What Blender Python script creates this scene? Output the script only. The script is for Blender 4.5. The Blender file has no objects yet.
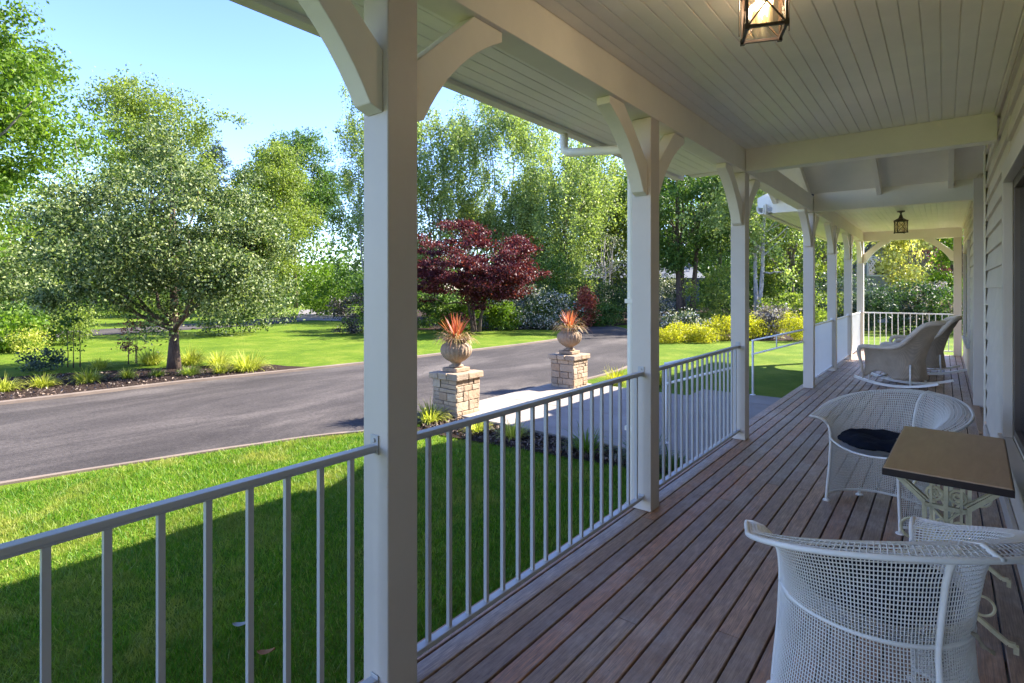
import bpy, math, random
import numpy as np
from mathutils import Vector, Matrix

random.seed(7)
R = math.radians
sc = bpy.context.scene
col = sc.collection

# ------------------------------------------------------------------ camera, sky, sun, exposure
EYE = 1.5                       # above the deck; the deck top is z = 0, the lawn z = -0.25
G = -0.25
YAW = R(38.15)
cam_d = bpy.data.cameras.new('camera')
cam_d.sensor_width = 36.0
cam_d.lens = 550.0 / 1024.0 * 36.0
cam_d.shift_y = -52.5 / 1024.0
cam_d.clip_start = 0.05
cam_d.clip_end = 3000.0
cam = bpy.data.objects.new('camera', cam_d)
cam.location = (0, 0, EYE)
cam.rotation_euler = (R(90), 0, YAW)
col.objects.link(cam)
sc.camera = cam

SUN_AZ, SUN_EL = math.atan2(.63, 1.0), R(40.2)
world = bpy.data.worlds.new('World')
sc.world = world
world.use_nodes = True
wn = world.node_tree
bg = wn.nodes['Background']
sky = wn.nodes.new('ShaderNodeTexSky')
sky.sky_type = 'NISHITA'
sky.sun_disc = False
sky.sun_elevation = SUN_EL
sky.sun_rotation = SUN_AZ
sky.altitude = 50
sky.air_density = 1.0
sky.dust_density = 0.3
sky.ozone_density = 2.5
skg = wn.nodes.new('ShaderNodeGamma'); skg.inputs[1].default_value = 1.22
wn.links.new(sky.outputs[0], skg.inputs[0]); skt = wn.nodes.new('ShaderNodeMix'); skt.data_type = 'RGBA'; skt.blend_type = 'MULTIPLY'
skt.inputs[0].default_value = 1.0; skt.inputs[7].default_value = (.51, .49, .62, 1)
wn.links.new(skg.outputs[0], skt.inputs[6]); wn.links.new(skt.outputs[2], bg.inputs[0])
bg.inputs[1].default_value = 0.090

sun_d = bpy.data.lights.new('sun', 'SUN')
sun_d.energy = 2.7
sun_d.angle = R(0.5)
sun_d.color = (1.0, 0.93, 0.82)
sun = bpy.data.objects.new('sun', sun_d)
sun.rotation_euler = Vector((-.63, -1.0, -1.0)).to_track_quat('-Z', 'Y').to_euler()
sun.location = (20, 30, 40)
col.objects.link(sun)

sc.view_settings.view_transform = 'Standard'
sc.view_settings.look = 'None'
sc.view_settings.gamma = 1
sc.view_settings.exposure = 3.0
sc.view_settings.use_curve_mapping = False
sc.render.engine = 'CYCLES'
sc.cycles.max_bounces = 8
sc.cycles.diffuse_bounces = 6
sc.cycles.glossy_bounces = 3
sc.cycles.transmission_bounces = 4
sc.cycles.transparent_max_bounces = 8
sc.cycles.use_denoising = True
sc.cycles.sample_clamp_indirect = 6

CY, SY = math.cos(YAW), math.sin(YAW)
def at(u, z):
    """plan position of a point seen at image column u, z metres ahead"""
    lat = (u - 512.0) / 550.0 * z
    return (-SY * z + CY * lat, CY * z + SY * lat)

# ------------------------------------------------------------------ tagging
def tag(o, label=None, cat=None, group=None, kind=None):
    if label: o['label'] = label
    if cat: o['category'] = cat
    if group: o['group'] = group
    if kind: o['kind'] = kind
    return o
def empty(name, loc=(0, 0, 0), rz=0.0, label=None, cat=None, group=None):
    o = bpy.data.objects.new(name, None)
    o.empty_display_size = .1
    col.objects.link(o)
    o.location = loc
    o.rotation_euler = (0, 0, rz)
    return tag(o, label, cat, group)
def copy_tree(o, parent=None):
    c = o.copy()
    col.objects.link(c)
    c.parent = parent
    for ch in list(o.children):
        copy_tree(ch, c)
    return c

# ------------------------------------------------------------------ mesh builder
class MB:
    def __init__(s): s.v = []; s.f = []
    def add(s, vs, fs):
        n = len(s.v); s.v.extend([tuple(p) for p in vs]); s.f.extend([tuple(i + n for i in f) for f in fs])
    def box(s, x0, x1, y0, y1, z0, z1, M=None):
        vs = [Vector((x, y, z)) for z in (z0, z1) for y in (y0, y1) for x in (x0, x1)]
        if M is not None: vs = [M @ p for p in vs]
        s.add(vs, [(0, 2, 3, 1), (4, 5, 7, 6), (0, 1, 5, 4), (2, 6, 7, 3), (0, 4, 6, 2), (1, 3, 7, 5)])
        return s
    def bar(s, a, b, w, h, up=(0, 0, 1)):
        a, b = Vector(a), Vector(b); d = (b - a).normalized(); up = Vector(up)
        sd = d.cross(up)
        if sd.length < 1e-5: sd = d.cross(Vector((1, 0, 0)))
        sd.normalize(); u2 = sd.cross(d).normalized()
        vs = []
        for p in (a, b):
            for i, j in ((-1, -1), (1, -1), (1, 1), (-1, 1)):
                vs.append(p + sd * (i * w / 2) + u2 * (j * h / 2))
        s.add(vs, [(0, 1, 2, 3), (7, 6, 5, 4), (0, 4, 5, 1), (1, 5, 6, 2), (2, 6, 7, 3), (3, 7, 4, 0)])
        return s
    def tube(s, pts, r, n=8, closed=False):
        pts = [Vector(p) for p in pts]; m = len(pts)
        rr = r if isinstance(r, (list, tuple)) else [r] * m
        T = []
        for i in range(m):
            a = pts[(i - 1) % m] if closed or i > 0 else pts[i]
            b = pts[(i + 1) % m] if closed or i < m - 1 else pts[i]
            T.append((b - a).normalized())
        N = T[0].orthogonal().normalized(); rings = []; base = len(s.v)
        for i in range(m):
            N = (N - T[i] * N.dot(T[i]))
            if N.length < 1e-6: N = T[i].orthogonal()
            N.normalize(); B = T[i].cross(N)
            for k in range(n):
                a = 2 * math.pi * k / n
                s.v.append(tuple(pts[i] + (N * math.cos(a) + B * math.sin(a)) * rr[i]))
        for i in range(m if closed else m - 1):
            for k in range(n):
                p, q = base + i * n, base + ((i + 1) % m) * n
                s.f.append((p + k, p + (k + 1) % n, q + (k + 1) % n, q + k))
        if not closed:
            s.f.append(tuple(base + k for k in reversed(range(n))))
            s.f.append(tuple(base + (m - 1) * n + k for k in range(n)))
        return s
    def prism(s, poly, a0, a1, axis='x'):
        """poly: list of 2D points; extruded along axis between a0 and a1"""
        def P(p, a):
            return {'x': (a, p[0], p[1]), 'y': (p[0], a, p[1]), 'z': (p[0], p[1], a)}[axis]
        n = len(poly)
        vs = [P(p, a0) for p in poly] + [P(p, a1) for p in poly]
        fs = [tuple(range(n)), tuple(reversed(range(n, 2 * n)))]
        fs += [(i, i + n, (i + 1) % n + n, (i + 1) % n) for i in range(n)]
        s.add(vs, fs); return s
    def lathe(s, prof, n=24, c=(0, 0, 0), mod=None, cap=True):
        base = len(s.v)
        for r, z in prof:
            for k in range(n):
                a = 2 * math.pi * k / n
                q = r * (mod(a, r, z) if mod else 1)
                s.v.append((c[0] + q * math.cos(a), c[1] + q * math.sin(a), c[2] + z))
        for i in range(len(prof) - 1):
            for k in range(n):
                p, q = base + i * n, base + (i + 1) * n
                s.f.append((p + k, p + (k + 1) % n, q + (k + 1) % n, q + k))
        if cap:
            s.f.append(tuple(base + k for k in reversed(range(n))))
            s.f.append(tuple(base + (len(prof) - 1) * n + k for k in range(n)))
        return s
    def build(s, name, mat, parent=None, smooth=False, bevel=0.0, loc=None, seg=2):
        me = bpy.data.meshes.new(name)
        me.from_pydata(s.v, [], s.f); me.update()
        import bmesh
        bm = bmesh.new(); bm.from_mesh(me)
        bmesh.ops.recalc_face_normals(bm, faces=bm.faces)
        bm.to_mesh(me); bm.free()
        if smooth:
            me.polygons.foreach_set('use_smooth', [True] * len(me.polygons))
        o = bpy.data.objects.new(name, me)
        if mat: me.materials.append(mat)
        col.objects.link(o)
        if parent: o.parent = parent
        if loc: o.location = loc
        if bevel:
            b = o.modifiers.new('edge', 'BEVEL'); b.width = bevel; b.segments = seg; b.limit_method = 'ANGLE'; b.angle_limit = R(40)
        return o

def np_mesh(name, V, F, mat, parent=None, loc=None, smooth=False):
    """V (n,3) float, F (m,k) int -> object"""
    me = bpy.data.meshes.new(name)
    n, (m, k) = len(V), F.shape
    me.vertices.add(n); me.vertices.foreach_set('co', np.asarray(V, np.float32).ravel())
    me.loops.add(m * k); me.loops.foreach_set('vertex_index', F.astype(np.int32).ravel())
    me.polygons.add(m)
    me.polygons.foreach_set('loop_start', np.arange(0, m * k, k, dtype=np.int32))
    me.update(calc_edges=True); me.validate()
    if smooth: me.polygons.foreach_set('use_smooth', [True] * m)
    me.materials.append(mat)
    o = bpy.data.objects.new(name, me); col.objects.link(o)
    if parent: o.parent = parent
    if loc: o.location = loc
    return o

# ------------------------------------------------------------------ materials
def mat(name):
    m = bpy.data.materials.new(name); m.use_nodes = True
    nt = m.node_tree; return m, nt, nt.nodes['Principled BSDF']
def N(nt, t, **kw):
    n = nt.nodes.new(t)
    for k, v in kw.items():
        if k in n.inputs.keys(): n.inputs[k].default_value = v
        else: setattr(n, k, v)
    return n
def ramp(nt, fac, stops, interp='LINEAR'):
    r = nt.nodes.new('ShaderNodeValToRGB'); r.color_ramp.interpolation = interp
    e = r.color_ramp.elements
    while len(e) < len(stops): e.new(.5)
    for el, (p, c) in zip(e, stops):
        el.position = p; el.color = (*c, 1) if len(c) == 3 else c
    nt.links.new(fac, r.inputs[0]); return r.outputs[0]
def coords(nt, scale=(1, 1, 1), kind='Object', rot=(0, 0, 0)):
    tc = nt.nodes.new('ShaderNodeTexCoord'); mp = nt.nodes.new('ShaderNodeMapping')
    mp.inputs['Scale'].default_value = scale; mp.inputs['Rotation'].default_value = rot
    nt.links.new(tc.outputs[kind], mp.inputs[0]); return mp.outputs[0]
def noise(nt, vec, scale, detail=5, rough=.6, out='Fac', dist=0):
    n = N(nt, 'ShaderNodeTexNoise', Scale=scale, Detail=detail, Roughness=rough, Distortion=dist)
    nt.links.new(vec, n.inputs['Vector']); return n.outputs[out]
def bump(nt, b, h, strength=.3, dist=.01, prev=None):
    n = N(nt, 'ShaderNodeBump', Strength=strength, Distance=dist)
    nt.links.new(h, n.inputs['Height'])
    if prev is not None: nt.links.new(prev, n.inputs['Normal'])
    nt.links.new(n.outputs[0], b.inputs['Normal']); return n.outputs[0]
def mix(nt, fac, a, b, mode='MIX'):
    m = nt.nodes.new('ShaderNodeMix'); m.data_type = 'RGBA'; m.blend_type = mode
    def put(i, v):
        if hasattr(v, 'is_linked') or hasattr(v, 'links'): nt.links.new(v, m.inputs[i])
        else: m.inputs[i].default_value = v if not isinstance(v, tuple) else ((*v, 1) if len(v) == 3 else v)
    put(0, fac); put(6, a); put(7, b); return m.outputs[2]

def paint(name, c, rough=.45, var=.08, bs=.04, scale=6, spec=.4):
    m, nt, b = mat(name)
    v = coords(nt)
    n1 = noise(nt, v, scale * .35, 6, .65)
    n2 = noise(nt, v, scale * 14, 4, .6)
    c0 = tuple(x * (1 - var) for x in c); c1 = tuple(min(1, x * (1 + var)) for x in c)
    cc = ramp(nt, n1, [(.3, c0), (.7, c1)])
    nt.links.new(cc, b.inputs['Base Color'])
    b.inputs['Roughness'].default_value = rough
    b.inputs['Specular IOR Level'].default_value = spec
    if bs: bump(nt, b, n2, bs, .004)
    return m

M = {}
M['trim'] = paint('trim_paint', (.83, .78, .65), .5, .05, .12)
M['ceil'] = paint('ceiling_paint', (.88, .84, .73), .38, .05, .1)
M['siding'] = paint('siding_paint', (.68, .61, .51), .6, .07, .2)
M['postp'] = paint('post_paint', (.62, .56, .48), .45, .05, .12)
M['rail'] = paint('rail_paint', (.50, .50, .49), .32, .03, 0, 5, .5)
M['railw'] = paint('white_or_lit_rail_paint', (.80, .80, .78), .4, .03, 0)  # white paint, also the lit copy of the near rail paint
M['bronze'] = paint('bronze_paint', (.10, .075, .06), .35, .1, .02)
M['mesh'] = paint('white_chair_paint', (.86, .83, .76), .38, .08, .06, 9)
M['iron'] = paint('cast_iron_cream_paint', (.74, .64, .38), .5, .35, .5, 14)
M['lantern'] = paint('dark_bronze', (.045, .03, .022), .4, .3, .1)
M['cushion'] = paint('navy_fabric', (.010, .013, .022), .9, .3, .6, 20, .1)
M['mat'] = paint('black_rubber_mat', (.02, .02, .022), .9, .2, .6, 30)
M['newboard'] = paint('pale_timber', (.36, .23, .14), .6, .15, .2)
M['roofing'] = paint('roof_shingle', (.09, .085, .08), .9, .3, .8, 20)
M['string'] = paint('cushion_tie_cord', (.36, .31, .22), .9, .3, .5, 40)
M['concrete_kerb'] = paint('kerb_concrete', (.17, .13, .10), .9, .2, .5, 6)

def m_deck():
    m, nt, b = mat('deck_timber')
    geo = nt.nodes.new('ShaderNodeNewGeometry')
    rnd = geo.outputs['Random Per Island']
    base = ramp(nt, rnd, [(0, (0.575, 0.27, 0.132)), (0.2, (0.423, 0.27, 0.171)), (0.42, (0.604, 0.396, 0.242)), (0.6, (0.332, 0.243, 0.171)), (0.78, (0.484, 0.313, 0.203)), (0.92, (0.665, 0.313, 0.154)), (1, (0.575, 0.439, 0.297))])
    v = coords(nt, (55, 1.6, 1))
    g = noise(nt, v, 4, 7, .65, dist=.4)
    g2 = noise(nt, coords(nt, (14, 3, 1)), 3, 6, .7)
    c = mix(nt, ramp(nt, g, [(.38, (0, 0, 0)), (.62, (1, 1, 1))]), base, (.27, .18, .135))
    w = noise(nt, coords(nt), 1.6, 6, .7)
    wear = ramp(nt, w, [(.48, (0, 0, 0)), (.75, (.55, .55, .55))])
    c = mix(nt, wear, c, (.60, .52, .45))
    c = mix(nt, .7, c, ramp(nt, g2, [(.3, (.55, .53, .52)), (.6, (1.05, 1.05, 1.05))]), 'MULTIPLY')
    sp = noise(nt, coords(nt), 42, 2, .5)
    spm = ramp(nt, sp, [(.70, (0, 0, 0)), (.76, (.7, .7, .7))])
    c = mix(nt, spm, c, (.12, .10, .10))
    nt.links.new(c, b.inputs['Base Color'])
    rr = ramp(nt, g, [(.2, (.38, .38, .38)), (.8, (.62, .62, .62))]); nt.links.new(rr, b.inputs['Roughness'])
    b.inputs['Specular IOR Level'].default_value = .45
    bump(nt, b, g, .35, .004)
    return m
M['deck'] = m_deck()

def m_asphalt():
    m, nt, b = mat('asphalt')
    v = coords(nt)
    big = noise(nt, coords(nt, (1, .35, 1)), .55, 7, .65, dist=.8)
    fine = noise(nt, v, 90, 3, .6)
    mid = noise(nt, v, 26, 6, .8)
    c = ramp(nt, big, [(.3, (.040, .034, .032)), (.5, (.066, .057, .053)), (.66, (.130, .113, .102))])
    c = mix(nt, .55, c, ramp(nt, fine, [(.3, (.35, .35, .35)), (.7, (1, 1, 1))]), 'MULTIPLY')
    c = mix(nt, .8, c, ramp(nt, mid, [(.34, (.45, .43, .42)), (.5, (.85, .85, .85)), (.66, (1.25, 1.22, 1.2))]), 'MULTIPLY')
    pat = noise(nt, coords(nt, (1, .5, 1)), 1.6, 6, .75, dist=1.2)
    c = mix(nt, .6, c, ramp(nt, pat, [(.35, (.72, .70, .70)), (.6, (1.15, 1.14, 1.12))]), 'MULTIPLY')
    nt.links.new(c, b.inputs['Base Color']); b.inputs['Roughness'].default_value = .85
    b.inputs['Specular IOR Level'].default_value = .25
    bump(nt, b, fine, .6, .01)
    return m
M['asphalt'] = m_asphalt()

def m_lawn():
    m, nt, b = mat('lawn')
    v = coords(nt)
    a = noise(nt, v, 1.1, 6, .7); f = noise(nt, v, 60, 4, .7); s = noise(nt, coords(nt, (1, .4, 1)), 7, 5, .7)
    c = ramp(nt, a, [(.32, (.085, .15, .012)), (.5, (.130, .20, .016)), (.68, (.215, .255, .035))])
    c = mix(nt, .75, c, ramp(nt, f, [(.3, (.35, .42, .3)), (.7, (1.0, 1.0, .9))]), 'MULTIPLY')
    c = mix(nt, ramp(nt, s, [(.58, (0, 0, 0)), (.8, (.35, .35, .35))]), c, (.24, .25, .06))
    nt.links.new(c, b.inputs['Base Color']); b.inputs['Roughness'].default_value = .9
    b.inputs['Specular IOR Level'].default_value = .1
    b1 = bump(nt, b, f, .8, .03)
    return m
M['lawn'] = m_lawn()

def m_mulch():
    m, nt, b = mat('bark_mulch')
    v = coords(nt)
    f = noise(nt, v, 45, 5, .75, dist=1.0); a = noise(nt, v, 3, 5, .6)
    c = ramp(nt, f, [(.3, (.018, .012, .010)), (.55, (.055, .036, .028)), (.75, (.12, .085, .062))])
    c = mix(nt, .4, c, ramp(nt, a, [(.3, (.5, .5, .5)), (.7, (1, 1, 1))]), 'MULTIPLY')
    nt.links.new(c, b.inputs['Base Color']); b.inputs['Roughness'].default_value = .95
    b.inputs['Specular IOR Level'].default_value = .1
    bump(nt, b, f, 1, .04)
    return m
M['mulch'] = m_mulch()

def m_concrete():
    m, nt, b = mat('walkway_concrete')
    v = coords(nt)
    a = noise(nt, v, 1.3, 7, .7); f = noise(nt, v, 120, 3, .6)
    c = ramp(nt, a, [(.3, (.25, .21, .17)), (.7, (.36, .315, .265))])
    c = mix(nt, .35, c, ramp(nt, f, [(.35, (.5, .5, .5)), (.65, (1, 1, 1))]), 'MULTIPLY')
    nt.links.new(c, b.inputs['Base Color']); b.inputs['Roughness'].default_value = .85
    bump(nt, b, f, .3, .005)
    return m
M['concrete'] = m_concrete()

def m_stone(name, stops, bs=.8, scale=9):
    m, nt, b = mat(name)
    geo = nt.nodes.new('ShaderNodeNewGeometry')
    c = ramp(nt, geo.outputs['Random Per Island'], stops)
    v = coords(nt); f = noise(nt, v, scale, 8, .7, dist=.5); g = noise(nt, v, scale * 6, 4, .6)
    c = mix(nt, .6, c, ramp(nt, f, [(.3, (.55, .52, .5)), (.7, (1.0, 1.0, 1.0))]), 'MULTIPLY')
    c = mix(nt, .4, c, ramp(nt, g, [(.3, (.6, .6, .6)), (.7, (1, 1, 1))]), 'MULTIPLY')
    nt.links.new(c, b.inputs['Base Color']); b.inputs['Roughness'].default_value = .9
    b.inputs['Specular IOR Level'].default_value = .2
    b1 = bump(nt, b, f, bs, .03)
    return m
M['stone'] = m_stone('pier_stone', [(0, (.42, .30, .20)), (.3, (.50, .38, .27)), (.6, (.36, .28, .21)), (.8, (.54, .43, .32)), (1, (.44, .30, .19))])
M['mortar'] = paint('mortar', (.22, .18, .14), .95, .2, .5, 20)
M['urn'] = m_stone('urn_clay', [(0, (.40, .29, .20)), (1, (.40, .29, .20))], .3, 14)

def m_wicker():
    m, nt, b = mat('wicker')
    v = coords(nt)
    w1 = N(nt, 'ShaderNodeTexWave', Scale=60.0, Distortion=.3); w1.bands_direction = 'Z'
    nt.links.new(v, w1.inputs['Vector'])
    w2 = N(nt, 'ShaderNodeTexWave', Scale=40.0, Distortion=.3); w2.bands_direction = 'DIAGONAL'
    nt.links.new(coords(nt, (1, 1, 0)), w2.inputs['Vector'])
    h = mix(nt, .5, w1.outputs['Color'], w2.outputs['Color'])
    n1 = noise(nt, v, 8, 5, .6)
    c = ramp(nt, n1, [(.3, (.66, .52, .37)), (.7, (.82, .67, .50))])
    c = mix(nt, .28, c, h, 'MULTIPLY')
    nt.links.new(c, b.inputs['Base Color']); b.inputs['Roughness'].default_value = .7
    bump(nt, b, h, .8, .01)
    return m
M['wicker'] = m_wicker()
M['wickrim'] = paint('wicker_rim', (.66, .56, .45), .6, .15, .5, 18)

def m_tabletop():
    m, nt, b = mat('tabletop_timber')
    v = coords(nt, (9, 1.4, 1)); g = noise(nt, v, 2.2, 7, .6, dist=.6); a = noise(nt, coords(nt), 3, 4, .6)
    c = ramp(nt, g, [(.3, (.40, .25, .135)), (.7, (.50, .33, .19))])
    c = mix(nt, ramp(nt, a, [(.4, (0, 0, 0)), (.8, (.35, .35, .35))]), c, (.30, .18, .10))
    nt.links.new(c, b.inputs['Base Color']); b.inputs['Roughness'].default_value = .42
    bump(nt, b, g, .12, .003)
    return m
M['tabletop'] = m_tabletop()
M['tableedge'] = paint('table_edge', (.030, .018, .014), .4, .3, .2)

def m_glass(name, c=(.04, .045, .05), rough=.03):
    m, nt, b = mat(name)
    b.inputs['Base Color'].default_value = (*c, 1); b.inputs['Roughness'].default_value = rough
    b.inputs['Specular IOR Level'].default_value = .9
    return m
M['pane'] = m_glass('window_glass')
def m_lglass():
    m, nt, b = mat('lantern_glass')
    out = nt.nodes['Material Output']
    tr = N(nt, 'ShaderNodeBsdfTransparent'); tr.inputs[0].default_value = (.95, .88, .78, 1)
    gl = N(nt, 'ShaderNodeBsdfGlossy'); gl.inputs['Roughness'].default_value = .08
    mx = nt.nodes.new('ShaderNodeMixShader'); mx.inputs[0].default_value = .12
    nt.links.new(tr.outputs[0], mx.inputs[1]); nt.links.new(gl.outputs[0], mx.inputs[2]); nt.links.new(mx.outputs[0], out.inputs[0])
    return m
M['lglass'] = m_lglass()
def m_bulb():
    m, nt, b = mat('lit_bulb')
    b.inputs['Base Color'].default_value = (1, .7, .35, 1)
    b.inputs['Emission Color'].default_value = (1, .55, .2, 1); b.inputs['Emission Strength'].default_value = 2.2
    return m
M['bulb'] = m_bulb()

def m_leaf(name, stops, transl=.35, rough=.5, spec=.3):
    m, nt, b = mat(name)
    out = nt.nodes['Material Output']
    geo = nt.nodes.new('ShaderNodeNewGeometry')
    c = ramp(nt, geo.outputs['Random Per Island'], stops)
    nz = noise(nt, coords(nt), .9, 4, .6)
    c = mix(nt, .5, c, ramp(nt, nz, [(.3, (.62, .68, .6)), (.7, (1.25, 1.2, 1.1))]), 'MULTIPLY')
    nt.links.new(c, b.inputs['Base Color']); b.inputs['Roughness'].default_value = rough
    b.inputs['Specular IOR Level'].default_value = spec
    t = nt.nodes.new('ShaderNodeBsdfTranslucent')
    tc = mix(nt, 1.0, c, (1.5, 1.6, .75), 'MULTIPLY')
    nt.links.new(tc, t.inputs[0])
    mx = nt.nodes.new('ShaderNodeMixShader'); mx.inputs[0].default_value = transl
    nt.links.new(b.outputs[0], mx.inputs[1]); nt.links.new(t.outputs[0], mx.inputs[2]); nt.links.new(mx.outputs[0], out.inputs[0])
    return m
L = {}
L['varieg'] = m_leaf('variegated_leaf', [(0, (0.027, 0.053, 0.013)), (0.45, (0.054, 0.096, 0.021)), (0.6, (0.135, 0.182, 0.053)), (0.85, (0.27, 0.315, 0.133)), (1, (0.378, 0.401, 0.19))], .3)
L['maple'] = m_leaf('bright_maple_leaf', [(0, (0.06, 0.123, 0.01)), (0.5, (0.111, 0.193, 0.018)), (1, (0.166, 0.239, 0.031))], .45)
L['light'] = m_leaf('light_green_leaf', [(0, (0.092, 0.144, 0.026)), (0.5, (0.172, 0.228, 0.041)), (1, (0.258, 0.299, 0.07))], .42)
L['birch'] = m_leaf('birch_leaf', [(0, (0.106, 0.159, 0.046)), (0.5, (0.21, 0.273, 0.092)), (1, (0.389, 0.445, 0.171))], .4)
L['mid'] = m_leaf('mid_green_leaf', [(0, (0.037, 0.08, 0.015)), (0.6, (0.08, 0.149, 0.027)), (1, (0.138, 0.213, 0.048))], .35)
L['dark'] = m_leaf('dark_green_leaf', [(0, (0.019, 0.046, 0.014)), (0.7, (0.042, 0.086, 0.024)), (1, (0.096, 0.144, 0.048))], .25)
L['blue'] = m_leaf('blue_green_leaf', [(0, (.03, .055, .035)), (1, (.09, .13, .10))], .25)
L['red'] = m_leaf('red_maple_leaf', [(0, (0.032, 0.005, 0.01)), (0.5, (0.069, 0.01, 0.016)), (0.85, (0.14, 0.025, 0.033)), (1, (0.238, 0.056, 0.068))], .3)
L['redm'] = m_leaf('dull_red_leaf', [(0, (.08, .02, .03)), (1, (.26, .09, .10))], .3)
L['yellow'] = m_leaf('gold_shrub_leaf', [(0, (0.189, 0.2, 0.011)), (0.5, (0.362, 0.346, 0.018)), (1, (0.5, 0.454, 0.045))], .4)
L['ygreen'] = m_leaf('yellow_green_leaf', [(0, (0.204, 0.24, 0.024)), (0.5, (0.36, 0.384, 0.06)), (1, (0.6, 0.576, 0.144))], .4)
L['cream'] = m_leaf('pale_yellow_leaf', [(0, (0.25, 0.25, 0.05)), (0.4, (0.475, 0.45, 0.112)), (1, (0.775, 0.725, 0.312))], .4)
L['purple'] = m_leaf('dark_purple_leaf', [(0, (.02, .02, .02)), (.6, (.055, .05, .045)), (1, (.16, .13, .13))], .15)
L['white'] = m_leaf('white_flower_shrub_leaf', [(0, (.03, .06, .02)), (.6, (.08, .12, .05)), (.75, (.45, .44, .42)), (1, (.65, .62, .60))], .2)
L['mauve'] = m_leaf('mauve_grey_leaf', [(0, (.05, .05, .045)), (.5, (.20, .17, .18)), (1, (.48, .42, .44))], .2)
L['coral'] = m_leaf('coral_spike_leaf', [(0, (0.257, 0.045, 0.036)), (0.5, (0.455, 0.108, 0.072)), (1, (0.544, 0.234, 0.144))], .35)
L['buff'] = m_leaf('buff_strap_leaf', [(0, (0.136, 0.135, 0.04)), (0.4, (0.306, 0.234, 0.112)), (0.75, (0.357, 0.144, 0.088)), (1, (0.425, 0.342, 0.176))], .3)
L['grass'] = m_leaf('grass_blade', [(0, (.055, .15, .010)), (.5, (.11, .235, .016)), (.85, (.20, .31, .024)), (1, (.36, .34, .12))], .4)
def m_bark(name, a, b_):
    m, nt, b = mat(name)
    v = coords(nt, (1, 1, .25)); f = noise(nt, v, 16, 7, .7, dist=.6)
    nt.links.new(ramp(nt, f, [(.35, a), (.65, b_)]), b.inputs['Base Color']); b.inputs['Roughness'].default_value = .9
    bump(nt, b, f, .9, .03); return m
M['bark'] = m_bark('brown_bark', (.045, .028, .020), (.14, .095, .065))
M['birchbark'] = m_bark('birch_bark', (.16, .14, .12), (.58, .54, .48))
M['greybark'] = m_bark('grey_bark', (.08, .07, .055), (.24, .20, .16))

# ------------------------------------------------------------------ ground and roads
def sheet(name, pts, z, material, kind='structure', label=None):
    me = bpy.data.meshes.new(name)
    me.from_pydata([(x, y, z) for x, y in pts], [], [tuple(range(len(pts)))]); me.update()
    if me.polygons[0].normal.z < 0: me.flip_normals()
    me.materials.append(material)
    o = bpy.data.objects.new(name, me); col.objects.link(o)
    return tag(o, label, None, None, kind)
def smooth_line(pts, n=6):
    out = []
    P = [pts[0]] + list(pts) + [pts[-1]]
    for i in range(1, len(P) - 2):
        p0, p1, p2, p3 = [np.array(q, float) for q in P[i - 1:i + 3]]
        for k in range(n):
            t = k / n
            out.append(tuple(.5 * ((2 * p1) + (-p0 + p2) * t + (2 * p0 - 5 * p1 + 4 * p2 - p3) * t * t + (-p0 + 3 * p1 - 3 * p2 + p3) * t ** 3)))
    out.append(tuple(pts[-1])); return out

sheet('ground', [(-900, -900), (900, -900), (900, 900), (-900, 900)], G, M['lawn'])
near = smooth_line([(-8.6, -12), (-7.7, -4), (-6.63, 1.04), (-5.95, 3.4), (-5.5, 4.4), (-5.38, 5.3), (-5.42, 8.3), (-5.55, 11.2), (-6.6, 15), (-8.9, 19.3), (-12.5, 23.5), (-17, 27), (-23, 29.5)])
far = smooth_line([(-13, -12), (-12, -4), (-11.2, 1.7), (-11.1, 4), (-10.85, 6), (-10.6, 8), (-10.5, 10), (-10.35, 15.4), (-11.3, 18.6), (-14, 21.4), (-18, 24), (-24, 26)])
sheet('driveway', near + far[::-1], G + .012, M['asphalt'])
sheet('road', smooth_line([(-24, -14), (-24.8, 4), (-26, 13), (-28.6, 19.5), (-31, 26), (-40, 33)]) + smooth_line([(-43, 36), (-35, 29), (-33.2, 20), (-30, 13), (-28.4, 4), (-28, -14)]), G + .010, M['asphalt'])
sheet('path', [at(296, 31), at(340, 30), at(352, 50), at(300, 46)], G + .014, paint('pale_paving', (.17, .155, .145), .9, .15, .4, 8))

def kerb(name, line, w, h, material):
    mb = MB(); L_ = [Vector((p[0], p[1], 0)) for p in line]; n = len(L_)
    vs = []
    for i in range(n):
        d = (L_[min(i + 1, n - 1)] - L_[max(i - 1, 0)]).normalized(); s_ = Vector((-d.y, d.x, 0)) * (w / 2)
        for q, z in ((-1, G - .02), (-1, G + h), (1, G + h), (1, G - .02)):
            p = L_[i] + s_ * q; vs.append((p.x, p.y, z + (random.uniform(-.003, .003) if z > G else 0)))
    fs = []
    for i in range(n - 1):
        for k in range(3): fs.append((i * 4 + k, i * 4 + k + 1, i * 4 + 5 + k, i * 4 + 4 + k))
    mb.add(vs, fs); return tag(mb.build(name, material), kind='structure')
kerb('kerb', [p for p in far], .14, .055, M['concrete_kerb'])
kerb('kerb_edging', [p for p in near if p[1] < 5.0], .06, .02, M['concrete_kerb'])
kerb('kerb_edging', [p for p in near if p[1] > 8.5], .08, .025, M['concrete_kerb'])

sheet('bed_soil', smooth_line([(-11.2, -3), (-11.25, 1.7), (-11.18, 4), (-10.95, 6), (-11.0, 6.9)]) + smooth_line([(-11.6, 6.6), (-12.6, 6.3), (-13.4, 4.9), (-14.2, 3.2), (-14.8, .6), (-14.9, -3)]), G + .02, M['mulch'])
kerb('driveway_joint', [p for p in near if 3.2 < p[1] < 9], .05, .018, M['roofing'])
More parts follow.
